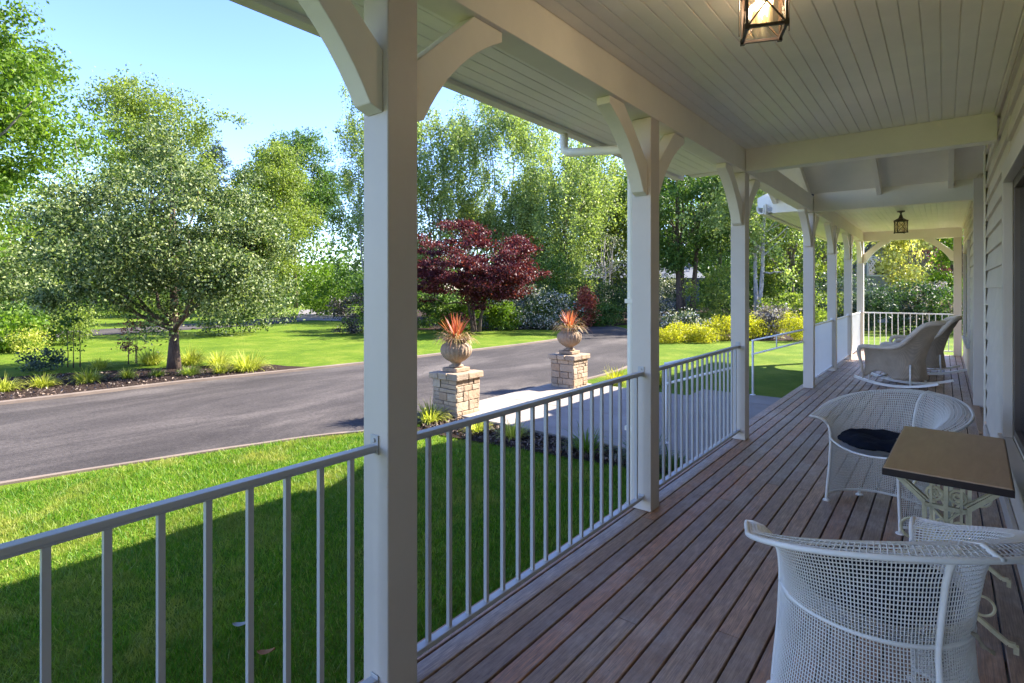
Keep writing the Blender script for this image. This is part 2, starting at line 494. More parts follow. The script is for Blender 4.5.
# walkway, landing and the planting strip beside it
wk = MB()
wk.box(-5.55, -1.82, 5.36, 5.36 + 1.30, G - .05, G + .06); wk.box(-5.55, -1.82, 6.668, 8.6, G - .05, G + .06)
wk.box(-3.2, -1.82, 8.608, 9.3, G - .05, G + .06)
o = wk.build('walkway', M['concrete'], bevel=.008); tag(o, kind='structure')
sheet('bed_soil', [(-5.2, 4.55), (-5.2, 5.37), (-1.75, 5.37), (-1.75, 4.95), (-2.7, 4.85), (-4.0, 4.7)], G + .016, M['mulch'])
sheet('bed_soil', [(-1.75, -6), (-1.98, -6), (-1.98, 4.95), (-1.75, 4.95)], G + .012, M['mulch'])
sheet('bed_soil', [at(395, 23.5), at(560, 23.6), at(640, 27.5), at(655, 24), at(660, 18.5), at(812, 18.5), at(860, 22), at(880, 40), at(640, 60), at(380, 45)], G + .006, M['mulch'])
# ground under the deck, coloured near black as painted shade below the board gaps
sheet('ground_under_deck', [(-1.78, -6), (2, -6), (2, 16), (-1.78, 16)], G + .022, paint('soil_painted_shade', (.02, .016, .014), .95, .2, .3))

# ------------------------------------------------------------------ deck
XW = .33                                    # house wall plane
XP = -1.615                                 # post and rail line
db = MB()
x = -1.76; first = True
while x < 1.2:
    x1 = x + .0890
    ylo, yhi = -5.5, 15.95
    if x > XW + .005: ylo, yhi = 7.42, 9.19
    y = ylo + random.uniform(-2.6, 0) if ylo < 0 else ylo
    while y < yhi:
        ln = random.uniform(2.6, 5.5)
        a, b_ = max(y, ylo), min(y + ln, yhi)
        if b_ - a > .05:
            dz = random.uniform(-.0012, .0012)
            db.box(x, x1, a + .001, b_ - .0015, -.03 + dz, dz)
        y += ln
    x += .098
o = db.build('deck', M['deck'], bevel=.003, seg=1); tag(o, kind='structure')
fr = MB()
fr.box(-1.775, -1.755, -5.5, 15.95, -.22, -.032); fr.box(-1.7, 1.2, 15.955, 15.975, -.22, -.002)
for yy in np.arange(-5, 15.9, .8): fr.box(-1.752, .3, yy, yy + .04, -.2, -.033)
tag(fr.build('deck_frame', M['roofing']), kind='structure')  # frame takes a dark material to paint shade into the board gaps

# ------------------------------------------------------------------ the house and its veranda
house = empty('house', (0, 0, 0), 0, 'cream clapboard house with a long veranda of square posts and curved braces', 'house')
POSTS = [-.963, 1.257, 3.475, 5.70, 9.31, 11.50, 13.64, 15.84]
W = .14
BZ0, BZ1 = 2.66, 2.88
def brace_poly(sgn, y0):
    pts = [(.0, -.31), (.34, .0), (.53, 0), (.53, -.045)]
    a, c, b_ = np.array([.53, -.045]), np.array([.22, -.20]), np.array([.055, -.51])
    for t in np.linspace(.1, 1, 10):
        p = (1 - t) ** 2 * a + 2 * t * (1 - t) * c + t * t * b_; pts.append(tuple(p))
    pts += [(0, -.53)]
    return [(y0 + sgn * s, BZ0 - .001 + z) for s, z in pts]
for i, y in enumerate(POSTS):
    mb = MB().box(XP - W / 2, XP + W / 2, y, y + W, .0015, BZ0 - .002)
    p = mb.build('post', M['postp'], house, bevel=.005)
    for sg, yy in ((-1, y - .001), (1, y + W + .001)):
        if i == 7 and sg == 1: continue
        if i == 0 and sg == -1: continue
        MB().prism(brace_poly(sg, yy), XP - .045, XP + .045, 'x').build('brace', M['trim'], p, bevel=.004)
mb = MB().box(XW - .16, XW - .02, POSTS[-1], POSTS[-1] + W, .0015, BZ0 - .002)
p = mb.build('post', M['postp'], house, bevel=.005)
def brace_x(sgn, x0): return [(x0 + sgn * (yy), z) for yy, z in brace_poly(1, 0)]
pp = [(p_[0], p_[1]) for p_ in brace_x(1, XP + W / 2 + .001)]
MB().prism(pp, POSTS[-1] + .025, POSTS[-1] + .115, 'y').build('brace', M['trim'], house, bevel=.004)
pp = [(XW - .161 - (p_[0]), p_[1]) for p_ in brace_poly(1, 0)]
MB().prism(pp, POSTS[-1] + .025, POSTS[-1] + .115, 'y').build('brace', M['trim'], p, bevel=.004)
# beams
MB().box(XP - .072, XP + .070, -5.5, 15.98, BZ0, BZ1 + .02).build('beam', M['trim'], house, bevel=.004)
for (ya, yb, zt) in ((5.70, 5.84, BZ1 + .06), (9.31, 9.45, BZ1 + .06), (15.84, 15.98, BZ1 + .02)):
    MB().box(XP + .073, XW - .004, ya, yb, BZ0 + .001, zt).build('cross_beam', M['trim'], house, bevel=.004)
for ya in (5.70, 9.31):
    MB().box(-2.12, XP - .075, ya, ya + .14, BZ0 + .03, BZ1 + .06).build('cross_beam', M['trim'], house, bevel=.004)
# boarded ceilings with grooves
def boarded(name, x0, x1, ya, yb, z, pitch, g=.0045, d=.007, parent=house, m=None):
    prof = []; x = x0
    while x < x1 - 1e-6:
        xe = min(x + pitch, x1)
        prof += [(x, z + d), (x + g, z), (xe - g, z)]
        x = xe
    prof.append((x1, z + d))
    n = len(prof)
    V = [(a, ya, b_) for a, b_ in prof] + [(a, yb, b_) for a, b_ in prof]
    F = [(i, i + 1, n + i + 1, n + i) for i in range(n - 1)]
    mb = MB(); mb.add(V, F); mb.box(x0, x1, ya, yb, z + .02, z + .04)
    return mb.build(name, m or M['ceil'], parent)
boarded('ceiling', XP + .071, XW, -5.5, 5.699, BZ1, .0805)
boarded('ceiling', XP + .071, XW, 9.451, 15.839, BZ1, .0805)
boarded('soffit', -2.215, XP - .073, -5.5, 5.699, 2.70, .09)
boarded('soffit', -2.215, XP - .073, 9.451, 16.3, 2.70, .09)
tr = MB().box(XW - .022, XW, -5.5, 5.699, BZ1 - .03, BZ1 - .001).box(XW - .022, XW, 9.451, 15.839, BZ1 - .03, BZ1 - .001)
tr.build('ceiling_trim', M['trim'], house)
# gutter and fascia
for ya, yb in ((-5.5, 5.84), (9.31, 16.4)):
    MB().box(-2.235, -2.217, ya, yb, 2.675, 2.85).build('fascia', M['trim'], house, bevel=.003)
    gp = [(-2.245, 2.70), (-2.255, 2.688), (-2.315, 2.688), (-2.35, 2.74), (-2.355, 2.81), (-2.345, 2.812), (-2.335, 2.75), (-2.30, 2.705), (-2.262, 2.705), (-2.258, 2.83), (-2.245, 2.83)]
    MB().prism(gp, ya, yb, 'y').build('gutter', M['trim'], house)
def downpipe(y, xo):
    pts = [(-2.29, y, 2.70), (-2.29, y, 2.60), (-2.285, y, 2.565), (-2.26, y, 2.545), (-2.22, y, 2.535), (-1.80, y + .03, 2.50), (-1.765, y + .035, 2.47), (xo, y + .04, 2.42), (xo, y + .04, .02), (xo - .01, y + .04, -.03), (xo - .12, y + .04, -.16), (xo - .16, y + .04, -.17)]
    MB().tube(pts, .032, 12).build('downpipe', M['trim'], house, smooth=True)
    [MB().box(xo - .036, xo + .034, y + .0, y + .08, q, q + .03).build('pipe_clip', M['trim'], house) for q in (.5, 1.4)]
downpipe(3.56, -1.745)
# main roof
rf = MB()
def slab(mb, x0, x1, ya, yb):
    z = lambda x: 2.86 + (x + 2.36) * .43
    mb.prism([(x0, z(x0)), (x1, z(x1)), (x1, z(x1) + .08), (x0, z(x0) + .08)], ya, yb, 'y')
slab(rf, -2.34, 5, -5.5, 5.72); slab(rf, -2.34, 5, 9.43, 16.4); slab(rf, .2, 5, 5.845, 9.305)
rf.build('roof', M['roofing'], house)
for ya, yb in ((5.722, 5.75), (9.40, 9.428)):
    z_ = lambda x: 2.86 + (x + 2.36) * .43
    MB().prism([(-2.36, 2.80), (XP, 2.80), (XP, z_(XP) + .1), (-2.36, z_(-2.36) + .1)], ya, yb, 'y').build('barge_board', M['trim'], house)
# entry gable
yc = (5.84 + 9.31) / 2; gz0, gz1 = 2.93, 3.68
gb = MB()
for s in (-1, 1):
    ye = yc + s * (9.31 - 5.84) / 2
    poly = [(yc, gz1), (ye, gz0), (ye, gz0 + .06), (yc, gz1 + .06)]
    gb.prism(poly, -2.12, 2.4, 'x')
gb.build('gable_roof', M['trim'], house)
for xx in (-2.08, -1.60, -.72, .07):
    for s in (-1, 1):
        ye = yc + s * (9.31 - 5.84) / 2
        MB().prism([(yc, gz1 - .002), (ye, gz0 - .002), (ye, gz0 - .102), (yc, gz1 - .14)], xx - .03, xx + .03, 'x').build('rafter', M['trim'], house, bevel=.003)
MB().box(-2.12, .32, yc - .02, yc + .02, gz1 - .2, gz1 - .02).build('ridge_board', M['trim'], house)

# lap siding walls
def siding(name, a, b_, nrm, z0, z1, parent=house, expo=.168, m=None):
    """wall between plan points a and b_, nrm = outward normal"""
    a, b_, n = Vector((*a, 0)), Vector((*b_, 0)), Vector((*nrm, 0))
    mb = MB(); z = z0
    while z < z1 - .001:
        zt = min(z + expo, z1)
        lo, hi = .024, .003
        vs = [a + n * lo + Vector((0, 0, z)), b_ + n * lo + Vector((0, 0, z)), b_ + n * hi + Vector((0, 0, zt)), a + n * hi + Vector((0, 0, zt)),
              a + Vector((0, 0, z)), b_ + Vector((0, 0, z)), b_ + Vector((0, 0, zt)), a + Vector((0, 0, zt))]
        mb.add(vs, [(0, 1, 2, 3), (0, 4, 5, 1), (4, 0, 3, 7), (1, 5, 6, 2), (3, 2, 6, 7), (5, 4, 7, 6)])
        z = zt
    return mb.build(name, m or M['siding'], parent)
X0 = XW + .022
WIN = (.6, 4.78, .56, 2.19)     # y0,y1,z0,z1 of the near window opening
siding('wall', (X0, WIN[1] + .11), (X0, 7.36), (-1, 0), .0, 4.4)
siding('wall', (X0, -5.5), (X0, WIN[0] - .11), (-1, 0), .0, 3.2)
siding('wall', (X0, WIN[0] - .11), (X0, WIN[1] + .11), (-1, 0), WIN[3] + .12, 3.2)
siding('wall', (X0, WIN[0] - .11), (X0, WIN[1] + .11), (-1, 0), 0, WIN[2] - .06)
siding('wall', (X0 + .85, 7.36), (X0 + .85, 9.2), (-1, 0), .0, 4.4)
siding('wall', (X0, 9.22), (1.2, 9.22), (0, -1), .0, 3.4)
siding('wall', (X0 + .85, 7.36), (X0, 7.36), (0, 1), .0, 4.4)
WIN2 = (11.9, 14.3, .58, 2.20)
siding('wall', (X0, 9.24), (X0, WIN2[0] - .11), (-1, 0), .0, 3.2)
siding('wall', (X0, WIN2[1] + .11), (X0, 15.98), (-1, 0), .0, 3.2)
siding('wall', (X0, WIN2[0] - .11), (X0, WIN2[1] + .11), (-1, 0), WIN2[3] + .12, 3.2)
siding('wall', (X0, WIN2[0] - .11), (X0, WIN2[1] + .11), (-1, 0), 0, WIN2[2] - .06)
MB().box(X0 + .2, 5, 15.95, 15.99, 0, 5).box(X0 + .12, X0 + .14, -5.5, 7.3, 0, 3.2).box(X0 + .12, X0 + .14, 9.3, 15.9, 0, 3.2).build('wall', M['siding'], house)
# corner boards
MB().box(XW - .005, XW + .085, 7.37, 7.40, 0.002, 4.3).box(XW - .012, XW - .0, 7.29, 7.40, 0.002, 2.9).build('corner_board', M['trim'], house, bevel=.002)
MB().box(XW - .035, XW + .075, 9.14, 9.235, 0.002, BZ0 + .25).build('corner_board', M['postp'], house, bevel=.004)
MB().box(XW - .02, XW + .004, -5.5, WIN[1] + 2.5, .002, .13).build('skirting_board', M['postp'], house, bevel=.002)
def window(w, nm):
    y0, y1, z0, z1 = w
    f = MB()
    f.box(XW - .03, XW + .02, y0 - .10, y0, z0 - .02, z1 + .11).box(XW - .03, XW + .02, y1, y1 + .10, z0 - .02, z1 + .11)
    f.box(XW - .032, XW + .02, y0, y1, z1, z1 + .11)
    wf = f.build('window', M['postp'], house, bevel=.004)
    MB().box(XW - .05, XW + .02, y0 - .13, y1 + .13, z0 - .06, z0 - .022).build('sill', M['postp'], wf, bevel=.004)
    g = MB(); t = .045
    ym = (y0 + y1) / 2
    for a, b_ in ((y0 + .001, ym - .002), (ym + .002, y1 - .001)):
        g.box(XW + .022, XW + .08, a, a + t, z0, z1).box(XW + .022, XW + .08, b_ - t, b_, z0, z1)
        g.box(XW + .022, XW + .08, a + t, b_ - t, z0, z0 + t).box(XW + .022, XW + .08, a + t, b_ - t, z1 - t, z1)
    g.build('frame', M['bronze'], wf, bevel=.003)
    MB().box(XW + .05, XW + .056, y0 + .03, y1 - .03, z0 + .03, z1 - .03).build('pane', M['pane'], wf)
    MB().box(XW + .0221, XW + .13, y0 - .02, y0 - .0, z0, z1).box(XW + .0221, XW + .13, y1, y1 + .02, z0, z1).box(XW + .0221, XW + .13, y0, y1, z0 - .02, z0 - .001).box(XW + .0221, XW + .13, y0, y1, z1 + .001, z1 + .02).build('jamb', M['trim'], wf)
window(WIN, 'a'); window(WIN2, 'b')
MB().box(XW - .05, XW + .02, 7.45, 9.1, .003, .028).build('threshold', M['newboard'], house, bevel=.004)
dm = MB().box(XW + .05, XW + .5, 7.75, 8.6, .004, .016).build('doormat', M['mat'], bevel=.003)
tag(dm, 'black rubber doormat lying in the entry recess of the house', 'doormat')

# ------------------------------------------------------------------ railings
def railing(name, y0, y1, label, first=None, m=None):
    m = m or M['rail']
    r = empty(name, (XP, (y0 + y1) / 2, 0), 0, label, 'railing', 'railings between the veranda posts')
    c = (y0 + y1) / 2
    a, b_ = y0 - c + .002, y1 - c - .002
    MB().box(-.019, .019, a, b_, .922, .940).box(-.012, .012, a, b_, .912, .922).build('top_rail', m, r, bevel=.003)
    MB().box(-.019, .019, a, b_, .078, .100).build('bottom_rail', m, r, bevel=.003)
    for yy in (a, b_):
        s = 1 if yy < 0 else -1
        bk = MB().box(-.022, .022, min(yy, yy + s * .004), max(yy, yy + s * .004), .905, .975); bk.tube([(0, yy + s * .004, .955), (0, yy + s * .010, .955)], .009, 8)
        bk.build('bracket', m, r, bevel=.002)
        MB().box(-.022, .022, min(yy, yy + s * .004), max(yy, yy + s * .004), .065, .112).build('bracket', m, r, bevel=.002)
    me = None
    y = y0 + .12 if first is None else first
    bb = MB().box(-.0085, .0085, -.0085, .0085, .1005, .9115).build('baluster', m, r)
    bb.location = (0, y - c, 0); y += .1175
    while y < y1 - .05:
        o = bb.copy(); col.objects.link(o); o.parent = r; o.location = (0, y - c, 0); y += .1175
    return r
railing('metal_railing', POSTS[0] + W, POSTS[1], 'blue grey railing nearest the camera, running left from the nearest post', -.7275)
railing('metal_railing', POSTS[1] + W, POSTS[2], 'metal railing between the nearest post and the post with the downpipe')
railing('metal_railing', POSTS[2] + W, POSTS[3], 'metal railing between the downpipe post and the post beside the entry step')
railing('metal_railing', POSTS[4] + W, POSTS[5], 'pale railing panel just past the entry opening, first of the far three', None, M['railw'])  # far side panels are the same railing, their sunlight put into a paler colour
railing('metal_railing', POSTS[5] + W, POSTS[6], 'pale railing panel beside the rocking chairs, middle of the far three', None, M['railw'])
railing('metal_railing', POSTS[6] + W, POSTS[7], 'pale railing panel reaching the far corner post of the veranda', None, M['railw'])
# end railing
r = empty('metal_railing', ((XP + XW) / 2, POSTS[7] + .07, 0), 0, 'white metal railing across the far end of the veranda behind the rocking chairs', 'railing', 'railings between the veranda posts')
hw = (XW - .16 - (XP + .07)) / 2
cx = (XW - .16 + XP + .07) / 2 - r.location.x
MB().box(cx - hw, cx + hw, -.019, .019, .912, .94).build('top_rail', M['railw'], r, bevel=.003)
MB().box(cx - hw, cx + hw, -.019, .019, .078, .100).build('bottom_rail', M['railw'], r, bevel=.003)
bb = MB().box(-.0085, .0085, -.0085, .0085, .1005, .9115).build('baluster', M['railw'], r)
k = 0; xx = cx - hw + .1; bb.location = (xx, 0, 0)
while xx < cx + hw - .1:
    xx += .1175; o = bb.copy(); col.objects.link(o); o.parent = r; o.location = (xx, 0, 0)
# stair handrails
def handrail(y, label):
    h = empty('handrail', (-2.4, y, G + .06), 0, label, 'handrail', 'handrails of the entry step')
    zo = -(G + .06)
    MB().tube([(0, 0, 0), (0, 0, .68 + zo)], .017, 10).build('rail_post', M['railw'], h, smooth=True)
    for nm, a, b_ in (('top_rail', .68, .88), ('mid_rail', .46, .70)):
        MB().tube([(-.02, 0, a + zo), (.0, 0, a + zo), (.35, 0, (a + b_) / 2 + zo), (.712, 0, b_ + zo)], .014, 10).build(nm, M['railw'], h, smooth=True)
    MB().tube([(.35, 0, (.68 + .88) / 2 + zo), (.35, 0, (.46 + .70) / 2 + zo)], .009, 8).build('baluster', M['railw'], h, smooth=True)
    MB().lathe([(.04, .0), (.04, .008), (.02, .012)], 14).build('base_plate', M['railw'], h)
handrail(9.28, 'white two bar handrail on the far side of the entry step')
handrail(5.80, 'white two bar handrail on the near side of the entry step, seen through the railing')

# ------------------------------------------------------------------ lanterns
def lantern(x, y, label, zb, lit=True):
    l = empty('lantern', (x, y, BZ1), R(22), label, 'lantern', 'lanterns under the porch ceiling')
    top = -.08; b0 = zb - BZ1; w = .075
    MB().lathe([(.0, -.002), (.06, -.002), (.06, -.018), (.02, -.03), (.012, -.05), (.012, top + .02)], 16).build('mount', M['lantern'], l, smooth=False)
    f = MB()
    zt = b0 + .20
    for i, j in ((-1, -1), (1, -1), (1, 1), (-1, 1)):
        f.bar((i * w, j * w, b0), (i * w, j * w, zt), .010, .010)
    for z, ww in ((b0, w), (zt, w)):
        for i in range(4):
            c = [(-ww, -ww), (ww, -ww), (ww, ww), (-ww, ww)]
            a, b_ = c[i], c[(i + 1) % 4]
            f.bar((*a, z), (*b_, z), .012, .012)
            f.bar((*a, z - .012), (a[0] * 1.0, a[1] * 1.0, z + .012), .018, .018)
    c = [(-w, -w), (w, -w), (w, w), (-w, w)]
    for i in range(4):
        a, b_ = c[i], c[(i + 1) % 4]
        f.bar((*a, b0), (*b_, zt), .006, .006); f.bar((*b_, b0), (*a, zt), .006, .006)
    for s in (-1, 1):
        f.tube([(s * (w + .022), 0, b0 - .005), (s * (w + .022), 0, zt), (s * .03, 0, zt + .06)], .0025, 6)
    f.build('frame', M['lantern'], l)
    MB().lathe([(w * 1.5, zt + .004), (w * 1.45, zt + .014), (w * .5, zt + .055), (w * .45, zt + .07), (.012, top + .03)], 4).build('cap', M['lantern'], l)
    g = MB()
    for i in range(4):
        a, b_ = c[i], c[(i + 1) % 4]; q = .94
        g.add([(a[0] * q, a[1] * q, b0 + .01), (b_[0] * q, b_[1] * q, b0 + .01), (b_[0] * q, b_[1] * q, zt - .01), (a[0] * q, a[1] * q, zt - .01)], [(0, 1, 2, 3)])
    g.build('glass', M['lglass'], l)
    for dx, dy in ((-.02, .012), (.022, -.01)):
        MB().lathe([(.003, 0), (.012, .012), (.014, .03), (.009, .05), (.002, .066)], 12, (dx, dy, b0 + .10)).build('bulb', M['bulb'] if lit else M['lglass'], l, smooth=True)
        MB().lathe([(.011, 0), (.011, .07)], 10, (dx, dy, b0 + .03)).build('candle_sleeve', M['iron'], l)
    if not lit: return l
    ld = bpy.data.lights.new('lantern_light', 'POINT'); ld.energy = 2.0; ld.color = (1, .82, .62); ld.shadow_soft_size = .05
    lo = bpy.data.objects.new('lantern_light', ld); col.objects.link(lo); lo.parent = l; lo.location = (0, 0, b0 + .16)
    return l
lantern(-.60, 2.49, 'square bronze lantern with lit candle bulbs, cut by the top edge of the photo', 2.585)
lantern(-.60, 11.9, 'small bronze lantern hanging over the rocking chairs', 2.50, False)

# ------------------------------------------------------------------ woven barrel chairs (wire mesh)
PHI = R(120)
HB, HT = .82, .60
def chair_pt(ph, v):
    """surface of the barrel shell: ph angle from the back, v 0..1 floor to rim"""
    c = (math.cos(ph * .78) + .0)
    H = HT + (HB - HT) * max(0, math.cos(ph * .74)) ** 1.2
    t = abs(ph) / PHI; e = max(0, (t - .45) / .55) ** 1.5          # towards the front legs the side stands straighter
    vs = [0, .10, .28, .48, .62, .74, .83, .90, .955, 1.0]
    rb = [.335, .315, .285, .275, .288, .305, .330, .375, .438, .490]
    rf = [.325, .318, .305, .298, .298, .302, .312, .332, .362, .388]
    zz = [.035, .12, .26, .41, .52, .635, .725, .785, .803, .785]
    r = np.interp(v, vs, rb) * (1 - e) + np.interp(v, vs, rf) * e
    z = np.interp(v, vs, zz)
    z2 = z if z < .41 else .41 + (z - .41) * (H - .41) / (.803 - .41)
    k = max(0, (t - .86) / .14) ** 1.5 * max(0, (v - .80) / .2)
    z2 += .012 * k
    p = Vector((r * math.sin(ph) * 1.02, -r * math.cos(ph), z2))
    return p + Vector((math.copysign(.010, ph), .050, 0)) * k
def wires(lines, rad=.0016):
    """thin three-sided wires, numpy"""
    V, F = [], []; n0 = 0
    for pts in lines:
        P = np.array(pts, float); m = len(P)
        T = np.gradient(P, axis=0); T /= np.linalg.norm(T, axis=1)[:, None] + 1e-9
        A = np.cross(T, [.3, .2, .93]); A /= np.linalg.norm(A, axis=1)[:, None] + 1e-9
        B = np.cross(T, A)
        rings = np.stack([P + (A * math.cos(a) + B * math.sin(a)) * rad for a in (0, 2.094, 4.189)], 1)
        V.append(rings.reshape(-1, 3))
        i = np.arange(m - 1)[:, None] * 3 + n0
        for k in range(3):
            F.append(np.hstack([i + k, i + (k + 1) % 3, i + 3 + (k + 1) % 3, i + 3 + k]))
        n0 += m * 3
    return np.vstack(V), np.vstack(F)
SEAT = []
for t in np.linspace(-1, 1, 25): SEAT.append(t)
def seat_edge():
    a = [chair_pt(ph, .50 + .04) for ph in np.linspace(-PHI, PHI, 49)]
    return a
def make_chair(name, label):
    r = empty(name, (0, 0, 0), 0, label, 'chair', 'white wire mesh barrel chairs')
    nphi, nv = 118, 62
    ph = np.linspace(-PHI, PHI, nphi); vv = np.linspace(0, 1, nv)
    grid = np.array([[chair_pt(a, b) for b in vv] for a in ph])
    lines = [grid[i] for i in range(nphi)] + [grid[:, j] for j in range(nv)]
    V, F = wires(lines, .0024)
    np_mesh('mesh_shell', V, F, M['mesh'], r)
    # seat: front edge is an arc between the two front legs
    fl, frr = chair_pt(-PHI, .56), chair_pt(PHI, .56)
    def seat_pt(s, t):     # s -1..1 across, t 0 back .. 1 front
        xh = .285 * math.sqrt(max(0, 1 - .0 * t))
        x_ = s * (.245 if t > .4 else .27)
        yb = -math.sqrt(max(1e-4, .272 ** 2 - (s * .262) ** 2)); yf = .155 + .06 * (1 - s * s)
        y_ = yb + (yf - yb) * t
        z_ = .415 + .02 * t + .03 * abs(s) ** 2 * t - .012 * math.sin(math.pi * t)
        return Vector((s * .262, y_, z_))
    n = 34
    gs = np.array([[seat_pt(a, b) for b in np.linspace(0, 1, n)] for a in np.linspace(-1, 1, n)])
    V, F = wires([gs[i] for i in range(n)] + [gs[:, j] for j in range(n)], .0023)
    np_mesh('seat', V, F, M['mesh'], r)
    MB().tube([seat_pt(s, 1) for s in np.linspace(-1, 1, 17)], .0075, 8).build('seat_rail', M['mesh'], r, smooth=True)
    MB().tube([chair_pt(a, .50) for a in np.linspace(-PHI, PHI, 41)], .0075, 8).build('seat_rail', M['mesh'], r, smooth=True)
    MB().tube([chair_pt(-PHI, v) for v in (.80, .86, .92, .97)] + [chair_pt(a, 1.0) for a in np.linspace(-PHI, PHI, 81)] + [chair_pt(PHI, v) for v in (.97, .92, .86, .80)], .0095, 8).build('rim', M['mesh'], r, smooth=True)
    MB().tube([chair_pt(a, 0.01) for a in np.linspace(-PHI, PHI, 41)], .0085, 8).build('base_ring', M['mesh'], r, smooth=True)
    for a in (-PHI, PHI):
        lg = MB().tube([chair_pt(a, b) for b in np.linspace(.82, 0, 16)] + [chair_pt(a, 0) + Vector((0, 0, -.027))], .0095, 8).build('leg', M['mesh'], r, smooth=True)
        q = chair_pt(a, 0); MB().lathe([(.012, .012), (.024, .006), (.026, .0)], 14, (q.x, q.y, .001)).build('foot', M['mesh'], lg)
    for a in (0, R(-62), R(62)):
        pts = [chair_pt(a, b) * 1.0 for b in (np.linspace(1, 0, 20) if a == 0 else np.linspace(.03, 0, 2))]
        pts = [p + Vector((math.sin(a), -math.cos(a), 0)) * .008 for p in pts] 
        pts.append(pts[-1] + Vector((0, 0, -.03)))
        lg = MB().tube(pts, .0095, 8).build('leg', M['mesh'], r, smooth=True)
        q = pts[-1]; MB().lathe([(.012, .012), (.024, .006), (.026, .0)], 14, (q.x, q.y, .001)).build('foot', M['mesh'], lg)
    return r
ch1 = make_chair('mesh_chair', 'nearer white wire mesh barrel chair with its back to the viewer')
ch1.location = (-.195, 2.31, 0); ch1.scale = (.97, .97, .97); ch1.rotation_euler.z = math.atan2(.75, -.66) - math.pi / 2
ch2 = copy_tree(ch1); ch2['label'] = 'white wire mesh barrel chair on the far side of the table'
ch2.location = (-.34, 4.41, 0); ch2.scale = (.97, .97, .97); ch2.rotation_euler.z = math.atan2(-.80, -.60) - math.pi / 2
def cushion(src, label):
    c = MB(); n = 28; prof = [(.0, .04), (.12, .072), (.19, .072), (.235, .055), (.255, .030), (.24, .006), (.0, .002)]
    nb = 32
    def md(a, r_, z): return 1 + .02 * math.sin(3 * a + 1) + .012 * math.sin(8 * a)
    c.lathe(prof, nb, mod=md, cap=False)
    o = c.build('seat_cushion', M['cushion'], None, smooth=True)
    s = o.modifiers.new('s', 'SUBSURF'); s.levels = 1; s.render_levels = 2
    tx = bpy.data.textures.new('wrinkle', 'CLOUDS'); tx.noise_scale = .12
    d = o.modifiers.new('d', 'DISPLACE'); d.texture = tx; d.strength = .035; d.mid_level = .5
    o.location = (src.location.x, src.location.y, .448); o.rotation_euler.z = src.rotation_euler.z
    f = Vector((-math.sin(src.rotation_euler.z), math.cos(src.rotation_euler.z), 0))
    o.location += f * -.02
    tag(o, label, 'cushion', 'seat cushions on the mesh chairs')
    return o
cu = cushion(ch1, 'dark navy seat cushion seen through the mesh of the nearer chair')
cu2 = cushion(ch2, 'crumpled dark navy cushion lying on the seat of the mesh chair beyond the table')
f2 = Vector((-math.sin(ch2.rotation_euler.z), math.cos(ch2.rotation_euler.z), 0))
MB().tube([(0, -.215, .02), (.02, -.25, .05), (.05, -.255, .06), (.05, -.235, .035), (.02, -.22, .02)], .004, 6).build('tie', M['cushion'], cu2, smooth=True)
# cord tie hanging out of the nearer chair
tb = MB()
q = chair_pt(R(28), .5)
for k in range(5):
    w_ = random.uniform(-.012, .012)
    tb.tube([(q.x - .02, q.y + w_, q.z), (q.x + .02 + w_, q.y - .01, q.z - .02), (q.x + .045, q.y - .02 + w_, q.z - .05 - abs(w_)), (q.x + .075 + w_, q.y - .02 + w_, q.z - .075)], .0042, 6)
tie = tb.build('tie', M['string'], cu, smooth=True)
tie.matrix_parent_inverse = Matrix.Identity(4)
tie.location = Vector((.0, .04, -.43))

# ------------------------------------------------------------------ small iron table
tcx, tcy = .0, 3.31
tab = empty('side_table', (tcx + .018, tcy + .06, 0), R(-2), 'small oblong table with worn brown top on cream cast iron frame', 'table')
HX, HY = .213, .475
MB().box(-HX, HX, -HY, HY, .700, .722).build('tabletop', M['tabletop'], tab, bevel=.006, seg=3)
MB().box(-HX + .004, HX - .004, -HY + .004, HY - .004, .688, .6995).build('table_edge', M['tableedge'], tab, bevel=.003)
e = MB(); e.box(-HX - .003, HX + .003, -HY - .003, -HY - .0001, .686, .716).box(-HX - .003, HX + .003, HY + .0001, HY + .003, .686, .716)
e.box(-HX - .003, -HX - .0001, -HY, HY, .686, .716).box(HX + .0001, HX + .003, -HY, HY, .686, .716)
e.build('edge_band', M['tableedge'], tab, bevel=.001)
def circ(cx_, cz, rad, y, n=20, a0=0, a1=2 * math.pi):
    return [(cx_ + rad * math.cos(a), y, cz + rad * math.sin(a)) for a in np.linspace(a0, a1, n)]
